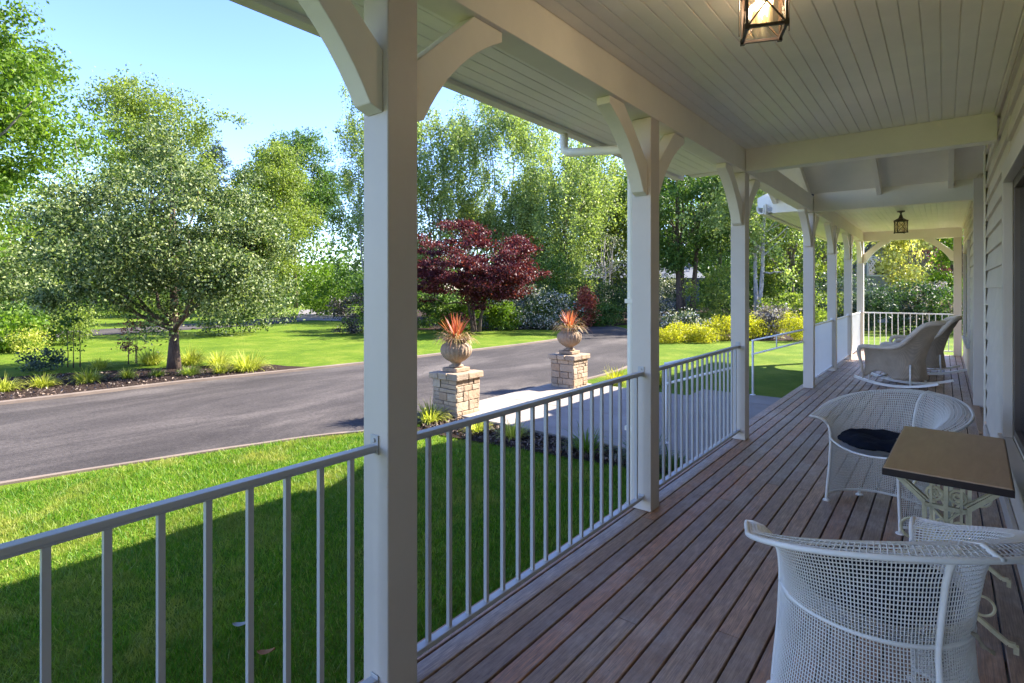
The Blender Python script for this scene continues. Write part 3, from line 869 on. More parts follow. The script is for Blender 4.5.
for ye in (-.33, .33):
    f = MB(); w = .018
    def L2(pts, t=.017, d=.020):
        for a, b_ in zip(pts[:-1], pts[1:]): f.bar((a[0], ye, a[1]), (b_[0], ye, b_[1]), t, d, (0, 1, 0))
    for s in (-1, 1):
        L2([(s * .170, .686), (s * .170, .650), (s * .075, .560), (s * .075, .20), (s * .10, .12), (s * .20, .045), (s * .225, .045), (s * .225, .012)])
        L2([(s * .155, .686), (s * .155, .655), (s * .062, .572)], .006, .028)
        L2([(s * .052, .686), (s * .052, .42)], .010)
        f.tube(circ(s * .040, .605, .028, ye), .006, 6, closed=False)
        f.tube(circ(s * .040, .605, .012, ye), .005, 6, closed=False)
        f.tube(circ(s * .115, .43, .045, ye, 16, -1.6 if s > 0 else 1.5, 1.6 if s > 0 else 4.7), .006, 6)
        f.tube(circ(s * .036, .36, .030, ye), .006, 6)
        f.tube(circ(s * .036, .25, .030, ye), .006, 6)
        f.tube(circ(s * .12, .17, .04, ye), .006, 6)
    L2([(0, .686), (0, .12)], .016); L2([(-.075, .55), (.075, .55)]); L2([(-.075, .42), (.075, .42)]); L2([(-.085, .16), (.085, .16)]); L2([(-.18, .680), (.18, .680)], .012)
    L2([(-.05, .545), (0, .49), (.05, .545)], .008); L2([(-.06, .415), (0, .32), (.06, .415)], .008)
    f.build('end_frame', M['iron'], tab)
MB().bar((0, -.33, .16), (0, .33, .16), .03, .012).bar((0, -.33, .42), (0, .33, .42), .014, .02).build('stretcher', M['iron'], tab)
wh = MB(); wh.tube([(.10, -.18 + .15 * math.cos(a), .27 + .15 * math.sin(a)) for a in np.linspace(0, 2 * math.pi, 29)[:-1]], .011, 8, closed=True)
for k in range(6):
    a = k * math.pi / 3; wh.bar((.10, -.18, .27), (.10, -.18 + .15 * math.cos(a), .27 + .15 * math.sin(a)), .008, .008, (1, 0, 0))
wh.build('wheel', M['iron'], tab, smooth=False)

# ------------------------------------------------------------------ wicker rocking chairs
def make_rocker(label):
    r = empty('rocking_chair', (0, 0, 0), 0, label, 'rocking chair', 'wicker rocking chairs')
    # local: faces +y.  shell plan: rounded back, straight arms forwards
    def plan(t, out=0.0):      # t -1..1 along left arm, back, right arm
        if abs(t) > .5:
            s = 1 if t > 0 else -1; k = (abs(t) - .5) / .5
            return (s * (.30 + .03 * k + out), -.02 + .42 * k)
        a = t / .5 * math.pi / 2
        return ((.30 + out) * math.sin(a), -.02 - (.25 + out) * math.cos(a))
    def topz(t):
        k = abs(t)
        return .60 + .40 * (1 / (1 + math.exp((k - .36) * 20)))
    T = np.linspace(-1, 1, 61)
    V, F = [], []; nv = 14
    for t in T:
        zt = topz(t); k = abs(t)
        arch = .13 + .11 * max(0, 1 - ((k - .75) / .22) ** 2) if k > .5 else .13
        for j in range(nv):
            v = j / (nv - 1); z = arch + (zt - arch) * v
            lean = max(0, z - .40) * .30 * max(0, math.cos(min(1, k / .5) * math.pi / 2)) ** .5
            fl = .05 * max(0, v - .75) / .25
            pinch = -.03 * math.sin(math.pi * min(1, v * 1.2))
            x_, y_ = plan(t, pinch + fl + (.03 * (1 - v)))
            V.append((x_, y_ - lean, z))
    for i in range(len(T) - 1):
        for j in range(nv - 1):
            a = i * nv + j; F.append((a, a + 1, a + nv + 1, a + nv))
    mb = MB(); mb.add(V, F)
    o = mb.build('woven_shell', M['wicker'], r, smooth=True)
    sm = o.modifiers.new('t', 'SOLIDIFY'); sm.thickness = .022; sm.offset = 0
    rim = [Vector(V[i * nv + nv - 1]) for i in range(len(T))]
    for s, seq in ((-1, rim[0]), (1, rim[-1])):
        pass
    a, b_ = rim[0], rim[-1]
    def curl(p, s): return [p + Vector((s * .008, .04, -.015)), p + Vector((s * .008, .065, -.06)), p + Vector((s * .004, .06, -.14)), p + Vector((0, .03, -.27)), Vector((p.x, p.y + .0, .10))]
    full = list(reversed(curl(a, -1))) + rim + curl(b_, 1)
    rad = [.016, .020, .026, .032, .036] + [.036] * len(rim) + [.036, .032, .026, .020, .016]
    MB().tube(full, rad, 10).build('arm_roll', M['wickrim'], r, smooth=True)
    st = MB(); st.prism([(p[0], p[1]) for p in [plan(t, -.03) for t in np.linspace(-1, 1, 25)]], .34, .40, 'z')
    st.build('seat', M['wicker'], r, bevel=.01)
    for s in (-1, 1):
        pts = [(s * .275, y_, .02 + .30 * (y_ - .06) ** 2 + .0) for y_ in np.linspace(-.55, .58, 15)]
        rk = MB()
        for p_, q_ in zip(pts[:-1], pts[1:]): rk.bar(p_, q_, .03, .036)
        rk.build('rocker', M['mesh'], r)
        for y_ in (-.20, .36):
            MB().tube([(s * .275, y_, .02 + .30 * (y_ - .06) ** 2 + .01), (s * .255, y_ * .95, .36)], .014, 8).build('leg', M['mesh'], r, smooth=True)
    MB().tube([(-.275, .30, .11), (.275, .30, .11)], .011, 8).build('stretcher', M['mesh'], r, smooth=True)
    return r
rk1 = make_rocker('nearer wicker rocking chair, side on, with its arm curling down at the front')
rk1.location = (-.50, 10.45, 0); rk1.rotation_euler.z = R(72)
rk2 = copy_tree(rk1); rk2['label'] = 'wicker rocking chair half hidden behind the other one, nearest the end railing'
rk2.location = (-.28, 12.3, 0); rk2.rotation_euler.z = R(98)
pl = MB().box(-.2, .2, -.05, .05, -.17, .17).build('back_cushion', M['wickrim'], None, bevel=.045, seg=4)
pl.location = (-.24, 12.3, .60); pl.rotation_euler = (R(-12), 0, R(98)); tag(pl, 'beige cushion leaning in the far wicker rocking chair', 'cushion')

# ------------------------------------------------------------------ stone piers and urns
def pier(x, y, label):
    r = empty('stone_pier', (x, y, G + .0), 0, label, 'pier', 'stone piers either side of the walkway')
    rnd = random.Random(int(abs(x * 1000 + y * 100)))
    hw, H = .215, .53
    MB().box(-hw, hw, -hw, hw, 0, H).build('core', M['mortar'], r)
    bl = MB()
    for face in range(4):
        Rm = Matrix.Rotation(face * math.pi / 2, 4, 'Z'); z = .0
        while z < H - .01:
            h = min(rnd.choice((.055, .08, .11, .13)), H - z)
            if H - z - h < .04: h = H - z
            x_ = -hw - .015
            while x_ < hw + .015 - .01:
                w = rnd.uniform(.09, .24)
                if hw + .015 - x_ - w < .07: w = hw + .015 - x_
                d = rnd.uniform(.008, .028)
                if h > .1 and rnd.random() < .3 and w < .2:
                    bl.box(x_ + .004, x_ + w - .004, -hw - d, -hw + .02, z + .004, z + h / 2 - .003, Rm); bl.box(x_ + .004, x_ + w - .004, -hw - d * .7, -hw + .02, z + h / 2 + .003, z + h - .004, Rm)
                else: bl.box(x_ + .004, x_ + w - .004, -hw - d, -hw + .02, z + .004, z + h - .004, Rm)
                x_ += w
            z += h
    bl.build('stonework', M['stone'], r, bevel=.007)
    c = MB()
    xs = [-.272, -.09, .07, .272]
    for a, b_ in zip(xs[:-1], xs[1:]):
        for (ya, yb) in ((-.272, rnd.uniform(-.05, .05)), (None, .272)):
            if ya is None: ya = last
            c.box(a + .004, b_ - .004, ya + .004, yb - .004, H + .001, H + .085 + rnd.uniform(-.006, .006)); last = yb
    c.build('cap', M['stone'], r, bevel=.012)
    return r
def urn(x, y, label):
    z0 = G + .53 + .093
    r = empty('urn', (x, y, z0), 0, label, 'urn', 'clay urns on the stone piers')
    u = MB().box(-.135, .135, -.135, .135, .0, .05)
    u.build('plinth', M['urn'], r, bevel=.006)
    prof = [(.085, .051), (.10, .06), (.10, .075), (.065, .09), (.06, .105), (.085, .125), (.13, .15), (.175, .19), (.205, .24), (.215, .29), (.205, .335), (.18, .365), (.15, .385), (.145, .40), (.155, .415), (.185, .43), (.19, .445), (.18, .452), (.155, .445), (.14, .41), (.0, .405)]
    def md(a, r_, z):
        k = max(0, min(1, (z - .12) / .06)) * max(0, min(1, (.39 - z) / .04))
        return 1 + .055 * k * abs(math.sin(a * 11 + (z - .25) * 6)) - .025 * k
    MB().lathe(prof, 176, mod=md, cap=False).build('bowl', M['urn'], r, smooth=True)
    MB().lathe([(.0, .425), (.15, .42)], 16, cap=False).build('soil', M['mulch'], r)
    return r
def blade_np(base, direction, length, width, droop, n=5):
    """a curved strap leaf as verts"""
    d = np.array(direction, float); d /= np.linalg.norm(d); side = np.cross(d, [0, 0, 1.0])
    if np.linalg.norm(side) < .05: side = np.array([1., 0, 0])
    side /= np.linalg.norm(side); P = np.array(base, float); V = []
    for i in range(n + 1):
        t = i / n; w = width * (1 - t) ** .6 * (.6 + .8 * min(1, t * 3)) if t < 1 else 0.0005
        V += [P - side * w / 2, P + side * w / 2]
        d2 = d.copy(); d2[2] -= droop * t * 1.6; d2 /= np.linalg.norm(d2); P = P + d2 * length / n
    return V
def blades(name, specs, material, parent=None, loc=None, n=5):
    V, F = [], []
    for s in specs:
        b0 = len(V); V += blade_np(*s, n=n)
        F += [(b0 + 2 * i, b0 + 2 * i + 1, b0 + 2 * i + 3, b0 + 2 * i + 2) for i in range(n)]
    return np_mesh(name, np.array(V), np.array(F), material, parent, loc)
def spiky_plant(x, y, z, label, seed):
    rr = random.Random(seed); r = empty('spiky_plant', (x, y, z), 0, label, 'plant', 'red spiky plants in the urns')
    sp = []
    for k in range(70):
        a = rr.uniform(0, 6.283); t = rr.uniform(.05, .95)
        sp.append(((rr.uniform(-.02, .02), rr.uniform(-.02, .02), 0), (math.cos(a) * t, math.sin(a) * t, 1), rr.uniform(.22, .42), .016, rr.uniform(0, .3)))
    blades('spike_leaves', sp, L['coral'], r)
    sp = []
    for k in range(170):
        a = rr.uniform(0, 6.283); t = rr.uniform(.4, 1.8)
        sp.append(((math.cos(a) * .07, math.sin(a) * .07, -.01), (math.cos(a) * t, math.sin(a) * t, 1), rr.uniform(.18, .40), .012, rr.uniform(.7, 1.6)))
    blades('trailing_leaves', sp, L['buff'], r)
P1, P2 = (-5.30, 5.50), (-5.17, 8.21)
pier(*P1, 'stone pier with capstone at the near side of the walkway, grass tuft at its foot'); pier(*P2, 'stone pier with capstone at the far side of the walkway')
urn(*P1, 'fluted clay urn on the nearer stone pier'); urn(*P2, 'fluted clay urn on the farther stone pier')
spiky_plant(*P1, G + .623 + .42, 'red spiky leaved plant growing in the nearer urn', 4); spiky_plant(*P2, G + .623 + .42, 'red spiky leaved plant growing in the farther urn', 9)

# ------------------------------------------------------------------ foliage
def leaf_cloud(P, size, rng, up=.35, asp=.55, jitter=.35):
    n = len(P)
    nr = rng.normal(size=(n, 3)); nr[:, 2] = nr[:, 2] * (1 - up) + up * 1.2; nr /= np.linalg.norm(nr, axis=1)[:, None]
    t = np.cross(nr, rng.normal(size=(n, 3))); t /= np.linalg.norm(t, axis=1)[:, None] + 1e-9
    b = np.cross(nr, t)
    s = (size * (1 + jitter * rng.uniform(-1, 1, n)))[:, None]
    V = np.stack([P - t * s * .5, P - b * s * asp * .5 + t * s * .02, P + t * s * .5, P + b * s * asp * .5 + t * s * .02], 1).reshape(-1, 3)
    F = np.arange(n * 4).reshape(n, 4)
    return V, F
def clumps(rng, n, c, rad, shell=.75, flat_bottom=.0, taper=0.0):
    d = rng.normal(size=(n, 3)); d /= np.linalg.norm(d, axis=1)[:, None]
    q = rng.uniform(0, 1, n) ** (1 / 3) * (1 - shell) + shell * rng.uniform(.55, 1.08, n)
    P = d * q[:, None]
    if flat_bottom: P[:, 2] = np.where(P[:, 2] < 0, P[:, 2] * (1 - flat_bottom), P[:, 2])
    if taper:
        k = 1 - taper * (P[:, 2] + .2); P[:, 0] *= k; P[:, 1] *= k
    return P * np.array(rad) + np.array(c)
def crown_mesh(name, rng, cl, crad, per, size, material, parent, up=.35, weep=0.0, asp=.55, squash=.7):
    n = len(cl); idx = np.repeat(np.arange(n), per); m = len(idx)
    cr = crad * rng.uniform(.6, 1.35, n)
    off = rng.normal(size=(m, 3)) * .5
    off[:, 2] *= squash
    P = cl[idx] + off * cr[idx][:, None]
    if weep:
        P[:, 2] -= rng.exponential(weep, m)
        P[:, :2] = cl[idx][:, :2] + (P[:, :2] - cl[idx][:, :2]) * .55
    V, F = leaf_cloud(P, size, rng, up, asp)
    return np_mesh(name, V, F, material, parent)
def limb(mb, a, b, r0, r1, rr, seg=6, wob=.06):
    a, b = Vector(a), Vector(b); Ln = (b - a).length; pts = []
    for i in range(seg + 1):
        t = i / seg; p = a.lerp(b, t)
        p.z += math.sin(t * math.pi) * -.06 * Ln
        if 0 < i < seg: p += Vector((rr.uniform(-1, 1), rr.uniform(-1, 1), rr.uniform(-1, 1))) * wob * Ln * .5
        pts.append(p)
    mb.tube(pts, [r0 + (r1 - r0) * (i / seg) ** .8 for i in range(seg + 1)], 6)
def tree(name, label, pos, H, crad, ch, leaf, bark='bark', n=120, per=110, size=.12, cr=.6, trunk_r=.15, stems=1, fork=None, cat='tree', shell=.7, weep=0, up=.3, taper=0, seed=1, flat=0, group=None, limbs=16, asp=.55, spread=.25, squash=.7, bough=5.5):
    """H total height; crad (rx, ry) crown radii; ch = crown height (from the top down)"""
    rng = np.random.default_rng(seed); rr = random.Random(seed)
    t = empty(name, (pos[0], pos[1], G), rr.uniform(0, 6), label, cat, group)
    if abs(crad[0] - crad[1]) > .3: t.rotation_euler.z = 0
    cz = H - ch / 2
    nb = max(7, int(n / bough))
    bc = clumps(rng, nb, (0, 0, cz), (crad[0] * .84, crad[1] * .84, ch / 2 * .88), shell, flat, taper)
    rm = (crad[0] + crad[1] + ch / 2) / 3 * .30 * rng.uniform(.55, 1.3, nb)
    pick = rng.integers(0, nb, n)
    cl = bc[pick] + rng.normal(size=(n, 3)) * .62 * rm[pick][:, None] * np.array([1, 1, .45 + squash * .5])
    crown_mesh('crown', rng, cl, cr, per, size, leaf, t, up, weep, asp, squash)
    mb = MB(); fork = fork if fork is not None else (H - ch) * 1.0
    far_ = sorted(range(n), key=lambda i: rr.random())[:limbs]
    for s in range(stems):
        ox, oy = (0, 0) if stems == 1 else (math.cos(s * 2.4 + seed) * spread * .5, math.sin(s * 2.4 + seed) * spread * .5)
        tx, ty = (0, 0) if stems == 1 else (math.cos(s * 2.4 + seed) * crad[0] * .35, math.sin(s * 2.4 + seed) * crad[1] * .35)
        seg = 7; pts = [Vector((ox, oy, -.05))]
        for i in range(1, seg + 1):
            k = i / seg; zz = k * (H - ch * .25)
            pts.append(Vector((ox + (tx - ox) * k ** 1.3 + rr.uniform(-1, 1) * .03 * H * k * .5, oy + (ty - oy) * k ** 1.3 + rr.uniform(-1, 1) * .03 * H * k * .5, zz)))
        rad = [trunk_r * 1.35] + [trunk_r * (1 - .85 * (i / seg)) for i in range(1, seg + 1)]
        mb.tube(pts, rad, 8)
        for j in far_[s::stems]:
            tgt = cl[j]; zs = min(max(fork, fork + (tgt[2] - fork) * (.35 if stems > 1 or H > 6 else .14) + rr.uniform(-.1, .1)), H - ch * .3)
            k = zs / (H - ch * .25); i0 = min(int(k * seg), seg - 1); p = pts[i0].lerp(pts[i0 + 1], k * seg - i0)
            r0 = trunk_r * (1 - .85 * k) * .62
            limb(mb, p, tgt, r0, r0 * .2, rr)
    mb.build('trunk', M[bark], t, smooth=True)
    return t
def bush(name, label, pos, rad, h, leaf, n=26, per=90, size=.06, cr=.25, seed=1, cat='shrub', group=None, up=.35, asp=.55, rz=0):
    rng = np.random.default_rng(seed)
    cl = clumps(rng, n, (0, 0, h * .48), (rad[0], rad[1], h * .5), .8)
    cl[:, 2] = np.clip(cl[:, 2], .05, None)
    o = crown_mesh(name, rng, cl, cr, per, size, leaf, None, up, 0, asp)
    o.location = (pos[0], pos[1], G); o.rotation_euler.z = rz
    me = o.data; co = np.empty(len(me.vertices) * 3, np.float32); me.vertices.foreach_get('co', co)
    co = co.reshape(-1, 3); co[:, 2] = np.maximum(co[:, 2], .01 + .02 * rng.uniform(size=len(co))); me.vertices.foreach_set('co', co.ravel()); me.update()
    return tag(o, label, cat, group)
def tuft(label, pos, rad, h, leaf, seed, n=130, cat='grass tuft', group='grass tufts edging the beds', w=.012):
    rr = random.Random(seed); sp = []
    for k in range(n):
        a = rr.uniform(0, 6.283); t = rr.uniform(.1, 1.5); q = rad * .45 * rr.random()
        sp.append(((math.cos(a) * q, math.sin(a) * q, 0), (math.cos(a) * t, math.sin(a) * t, 1), h * rr.uniform(.8, 1.5), w, rr.uniform(.2, 1.1)))
    o = blades('grass_tuft', sp, leaf, None, (pos[0], pos[1], G + .015), n=4)
    return tag(o, label, cat, group)

YAWX = (CY, SY)
# foreground tree in the bed
tree('variegated_tree', 'broad spreading tree with silvery variegated leaves standing in the mulch bed', at(174, 12.0), 5.0, (2.7, 2.55), 4.25, L['varieg'], 'bark', n=260, per=360, size=.066, cr=.36, trunk_r=.115, fork=.68, shell=.72, seed=5, flat=.15, limbs=11, taper=.25)
# left maple
tree('maple_tree', 'bright green broadleaf tree rising past the left edge of the photo', at(-122, 15), 12.3, (3.7, 3.7), 11, L['maple'], 'greybark', n=420, per=250, size=.13, cr=.66, trunk_r=.22, seed=11, shell=.75)
tree('airy_tree', 'thin airy tree with sparse bluish leaves against the sky', at(76, 42), 16.5, (4.6, 4.6), 10, L['birch'], 'greybark', n=90, per=110, size=.16, cr=.9, trunk_r=.10, seed=12, shell=.6, limbs=34)
tree('broadleaf_tree', 'tall light green tree topping the silvery tree', at(150, 36), 17.0, (3.7, 3.7), 12, L['light'], 'greybark', n=200, per=150, size=.18, cr=.9, trunk_r=.14, seed=13, limbs=24)
tree('conifer', 'dark conifer tip showing between the treetops', at(213, 52), 17.0, (1.6, 1.6), 14, L['blue'], 'bark', n=110, per=70, size=.2, cr=.55, taper=.75, seed=14)
tree('broadleaf_tree', 'yellow green rounded tree before a darker one', at(272, 38), 12.3, (3.0, 3.0), 10.5, L['light'], 'greybark', n=230, per=200, size=.15, cr=.7, trunk_r=.12, seed=15, taper=.3)
tree('broadleaf_tree', 'tall dark green tree standing behind the yellow green one', at(296, 50), 17.6, (4.1, 4.1), 13, L['mid'], 'bark', n=230, per=200, size=.2, cr=.9, trunk_r=.16, seed=16)
tree('birch_tree', 'feathery birch just left of the nearest post', at(368, 31), 13.6, (2.6, 2.6), 11.5, L['birch'], 'birchbark', n=170, per=170, size=.13, cr=.6, trunk_r=.07, seed=17, weep=.5, stems=2)
tree('birch_tree', 'feathery birch just right of the nearest post with sky showing through', at(434, 33), 14.6, (3.1, 3.1), 11.8, L['birch'], 'greybark', n=190, per=170, size=.14, cr=.65, trunk_r=.07, seed=18, weep=.5, stems=3)
tree('birch_tree', 'many stemmed pale birch rising behind the red maple', at(497, 34), 15.2, (3.8, 3.8), 11.5, L['birch'], 'birchbark', n=250, per=200, size=.14, cr=.75, trunk_r=.07, seed=19, weep=.6, stems=5, spread=.9)
tree('willow_tree', 'billowing pale green tree behind the farther urn', at(565, 31), 11.6, (3.1, 3.1), 9.6, L['birch'], 'greybark', n=280, per=190, size=.14, cr=.65, trunk_r=.12, seed=20, weep=.7)
tree('willow_tree', 'yellow green weeping tree against the downpipe post', at(612, 36), 12.3, (3.2, 3.2), 9.0, L['light'], 'greybark', n=240, per=170, size=.15, cr=.7, trunk_r=.12, seed=21, weep=.8)
tree('bare_stem_tree', 'small sparse tree with pale forking bare stems', at(606, 30), 5.2, (1.5, 1.5), 3.0, L['white'], 'birchbark', n=40, per=30, size=.09, cr=.4, trunk_r=.08, seed=22, stems=3, limbs=18)
tree('red_maple', 'dark red Japanese style maple with a wide layered crown', at(476, 22.5), 4.4, (3.2, 2.7), 3.5, L['red'], 'bark', n=230, per=170, size=.10, cr=.42, trunk_r=.07, seed=23, stems=3, limbs=24, squash=.35, flat=.2, fork=.7)
tree('evergreen', 'dark evergreen behind the driveway bend', at(633, 38), 10.5, (2.4, 2.4), 10, L['dark'], 'bark', n=120, per=90, size=.16, cr=.6, seed=24)
tree('broadleaf_tree', 'dense green tree with three dark trunks, framed between two posts', at(684, 28), 9.6, (2.7, 2.7), 7.4, L['mid'], 'bark', n=240, per=130, size=.13, cr=.6, trunk_r=.17, seed=25, stems=3, spread=.8, limbs=18)
tree('broadleaf_tree', 'tall mid green tree filling the gap behind the three trunked tree', at(720, 40), 14.5, (4.0, 4.0), 12, L['mid'], 'bark', n=170, per=90, size=.18, cr=.8, seed=26)
tree('birch_tree', 'pale trunked birch behind the mauve shrub', at(756, 25), 11.5, (2.6, 2.6), 9.2, L['birch'], 'birchbark', n=170, per=140, size=.13, cr=.6, trunk_r=.11, seed=27, stems=2, spread=.35, weep=.3)
tree('broadleaf_tree', 'leafy pale green tree behind the handrail', at(792, 29), 9.0, (3.0, 3.0), 8.2, L['light'], 'greybark', n=200, per=150, size=.14, cr=.65, trunk_r=.12, seed=28)
tree('broadleaf_tree', 'bright tree glimpsed between the far posts', at(826, 33), 9.2, (2.6, 2.6), 7.5, L['birch'], 'greybark', n=120, per=80, size=.14, cr=.6, seed=29)
tree('evergreen', 'tall dark evergreen at the far left of the end opening', at(840, 42), 15, (3.0, 3.0), 15, L['dark'], 'bark', n=160, per=90, size=.2, cr=.8, seed=30)
tree('yellow_tree', 'pale yellow leaved tree beyond the end railing', at(914, 26.5), 5.4, (1.7, 1.7), 4.2, L['cream'], 'greybark', n=90, per=60, size=.15, cr=.5, trunk_r=.08, seed=31, stems=3, limbs=18)
tree('red_maple', 'small dull red maple beyond the end railing', at(936, 31), 5.0, (1.1, 1.1), 3.2, L['redm'], 'bark', n=50, per=70, size=.12, cr=.4, seed=32)
tree('broadleaf_tree', 'fresh green tree beside the far end wall of the house', at(962, 25), 5.4, (1.2, 1.2), 4.8, L['maple'], 'bark', n=60, per=80, size=.13, cr=.45, seed=33)

tree('broadleaf_tree', 'green tree low behind the leftmost shrubs', at(14, 27), 7.0, (3.6, 3.0), 6.4, L['light'], 'greybark', n=150, per=150, size=.15, cr=.7, seed=40)
tree('broadleaf_tree', 'mid green tree low behind the left of the spreading tree', at(95, 46), 9.5, (6.0, 4.0), 8.8, L['mid'], 'greybark', n=170, per=130, size=.2, cr=.95, seed=39)
# shrubs, left side
bush('silver_shrub', 'large silvery shrub to the right behind the spreading tree', at(232, 21.5), (2.2, 1.8), 4.1, L['varieg'], n=120, per=110, size=.11, cr=.5, seed=41)
bush('hedge', 'bright green hedge at the back by the concrete drive', at(335, 36), (3.8, 2.0), 3.6, L['maple'], n=120, per=90, size=.16, cr=.6, seed=42, cat='hedge')
bush('purple_shrub', 'dark purplish shrub just left of the nearest post', at(352, 21.5), (.95, .9), 1.5, L['purple'], n=26, per=80, size=.09, cr=.3, seed=43)
bush('tall_shrub', 'dark green shrub above the purplish one at the post', at(372, 23.5), (1.1, 1.1), 3.0, L['mid'], n=50, per=90, size=.11, cr=.4, seed=44)
bush('shrub', 'leafy green shrub at the left edge of the lawn', at(6, 15.5), (.9, .9), 1.15, L['maple'], n=34, per=80, size=.12, cr=.3, seed=45)
bush('shrub', 'dark green shrub behind the mulch bed at left', at(40, 17.5), (1.1, .9), 1.5, L['mid'], n=40, per=80, size=.10, cr=.3, seed=46)
bush('shrub', 'round lime green shrub at left among darker ones', at(28, 15.0), (.42, .42), .62, L['ygreen'], n=18, per=80, size=.05, cr=.2, seed=47)
bush('shrub', 'yellow tipped shrub left of the spreading tree', at(70, 17.5), (.75, .7), 1.2, L['light'], n=30, per=80, size=.08, cr=.3, seed=48)
bush('blossom_shrub', 'cream flecked tall shrub at the left edge', at(8, 22), (2.0, 1.8), 3.4, L['varieg'], n=90, per=80, size=.12, cr=.5, seed=49)
bush('shrub', 'low olive hedge beyond the far lawn at left', at(110, 33), (5.5, 1.2), 1.6, L['light'], n=80, per=80, size=.12, cr=.5, seed=50, rz=YAW)
bush('dark_shrub', 'small dark blue green shrub in the mulch at left', at(44, 11.7), (.42, .35), .50, L['blue'], n=18, per=60, size=.06, cr=.16, seed=51)
tree('rose_bush', 'leggy young rose with open stems in the mulch bed', at(73, 12.3), 1.25, (.32, .32), .85, L['mid'], 'bark', n=18, per=16, size=.07, cr=.2, trunk_r=.012, seed=52, cat='shrub', stems=3, limbs=10)
tree('rose_bush', 'reddish leaved young shrub left of the spreading tree trunk', at(134, 12.9), 1.0, (.32, .32), .7, L['redm'], 'bark', n=18, per=22, size=.06, cr=.2, trunk_r=.012, seed=53, cat='shrub', stems=3, limbs=10)
T_ = [
    ('big lime hakone tuft just left of the spreading tree trunk', 151, 12.7, .42, .32, 'ygreen'),
    ('big lime tuft just right of the spreading tree trunk', 191, 12.6, .46, .34, 'ygreen'),
    ('lime tuft behind and right of the trunk, second from it', 219, 12.3, .34, .30, 'ygreen'),
    ('largest golden lime tuft at the right tip of the mulch bed', 247, 11.7, .55, .34, 'ygreen'),
    ('small lime tuft at the kerb right of the trunk', 221, 11.35, .24, .20, 'ygreen'),
    ('low olive tuft at the kerb below the spreading tree trunk', 190, 11.1, .30, .18, 'light'),
    ('tiny green tuft at the kerb under the trunk', 157, 10.9, .16, .16, 'light'),
    ('small yellowish tuft at the kerb left of the trunk', 128, 10.7, .20, .19, 'ygreen'),
    ('lime tuft in the mulch beside the leggy rose', 100, 12.0, .28, .20, 'ygreen'),
    ('broad green gold tuft at the kerb below the leggy rose', 88, 10.2, .32, .24, 'ygreen'),
    ('orange tinged tuft at the kerb below the dark shrub', 43, 9.75, .30, .22, 'ygreen'),
    ('green gold tuft at the kerb on the left edge', 3, 9.3, .28, .24, 'ygreen'),
]
for i, (lb, u, z, rd, h, lf) in enumerate(T_): tuft(lb, at(u, z), rd, h, L[lf], 60 + i, n=int(260 * rd / .3), w=.014)
tuft('bright lime tuft at the foot of the nearer stone pier', (-5.30, 5.02), .28, .22, L['ygreen'], 80, 200)
tuft('pale lime tuft in the strip beside the walkway, next to the pier tuft', (-4.45, 4.98), .2, .17, L['ygreen'], 81, 130)
tuft('lime tuft in the middle of the planting strip by the walkway', (-3.95, 5.05), .22, .19, L['ygreen'], 82, 150)
tuft('arching green tuft in the planting strip, middle of the strip', (-3.0, 5.1), .26, .24, L['maple'], 83, 150)
tuft('wide dark green strappy tuft in the planting strip near the downpipe', (-2.35, 5.12), .34, .26, L['mid'], 84, 200)
tuft('green strappy tuft closest to the deck in the planting strip', (-2.0, 5.0), .2, .2, L['mid'], 85, 100)
tuft('yellow tuft beyond the farther pier, nearest to it', (-4.75, 9.15), .30, .26, L['yellow'], 86, 220)
tuft('yellow tuft beyond the farther pier, beside the downpipe post', (-4.1, 9.5), .30, .26, L['yellow'], 87, 220)

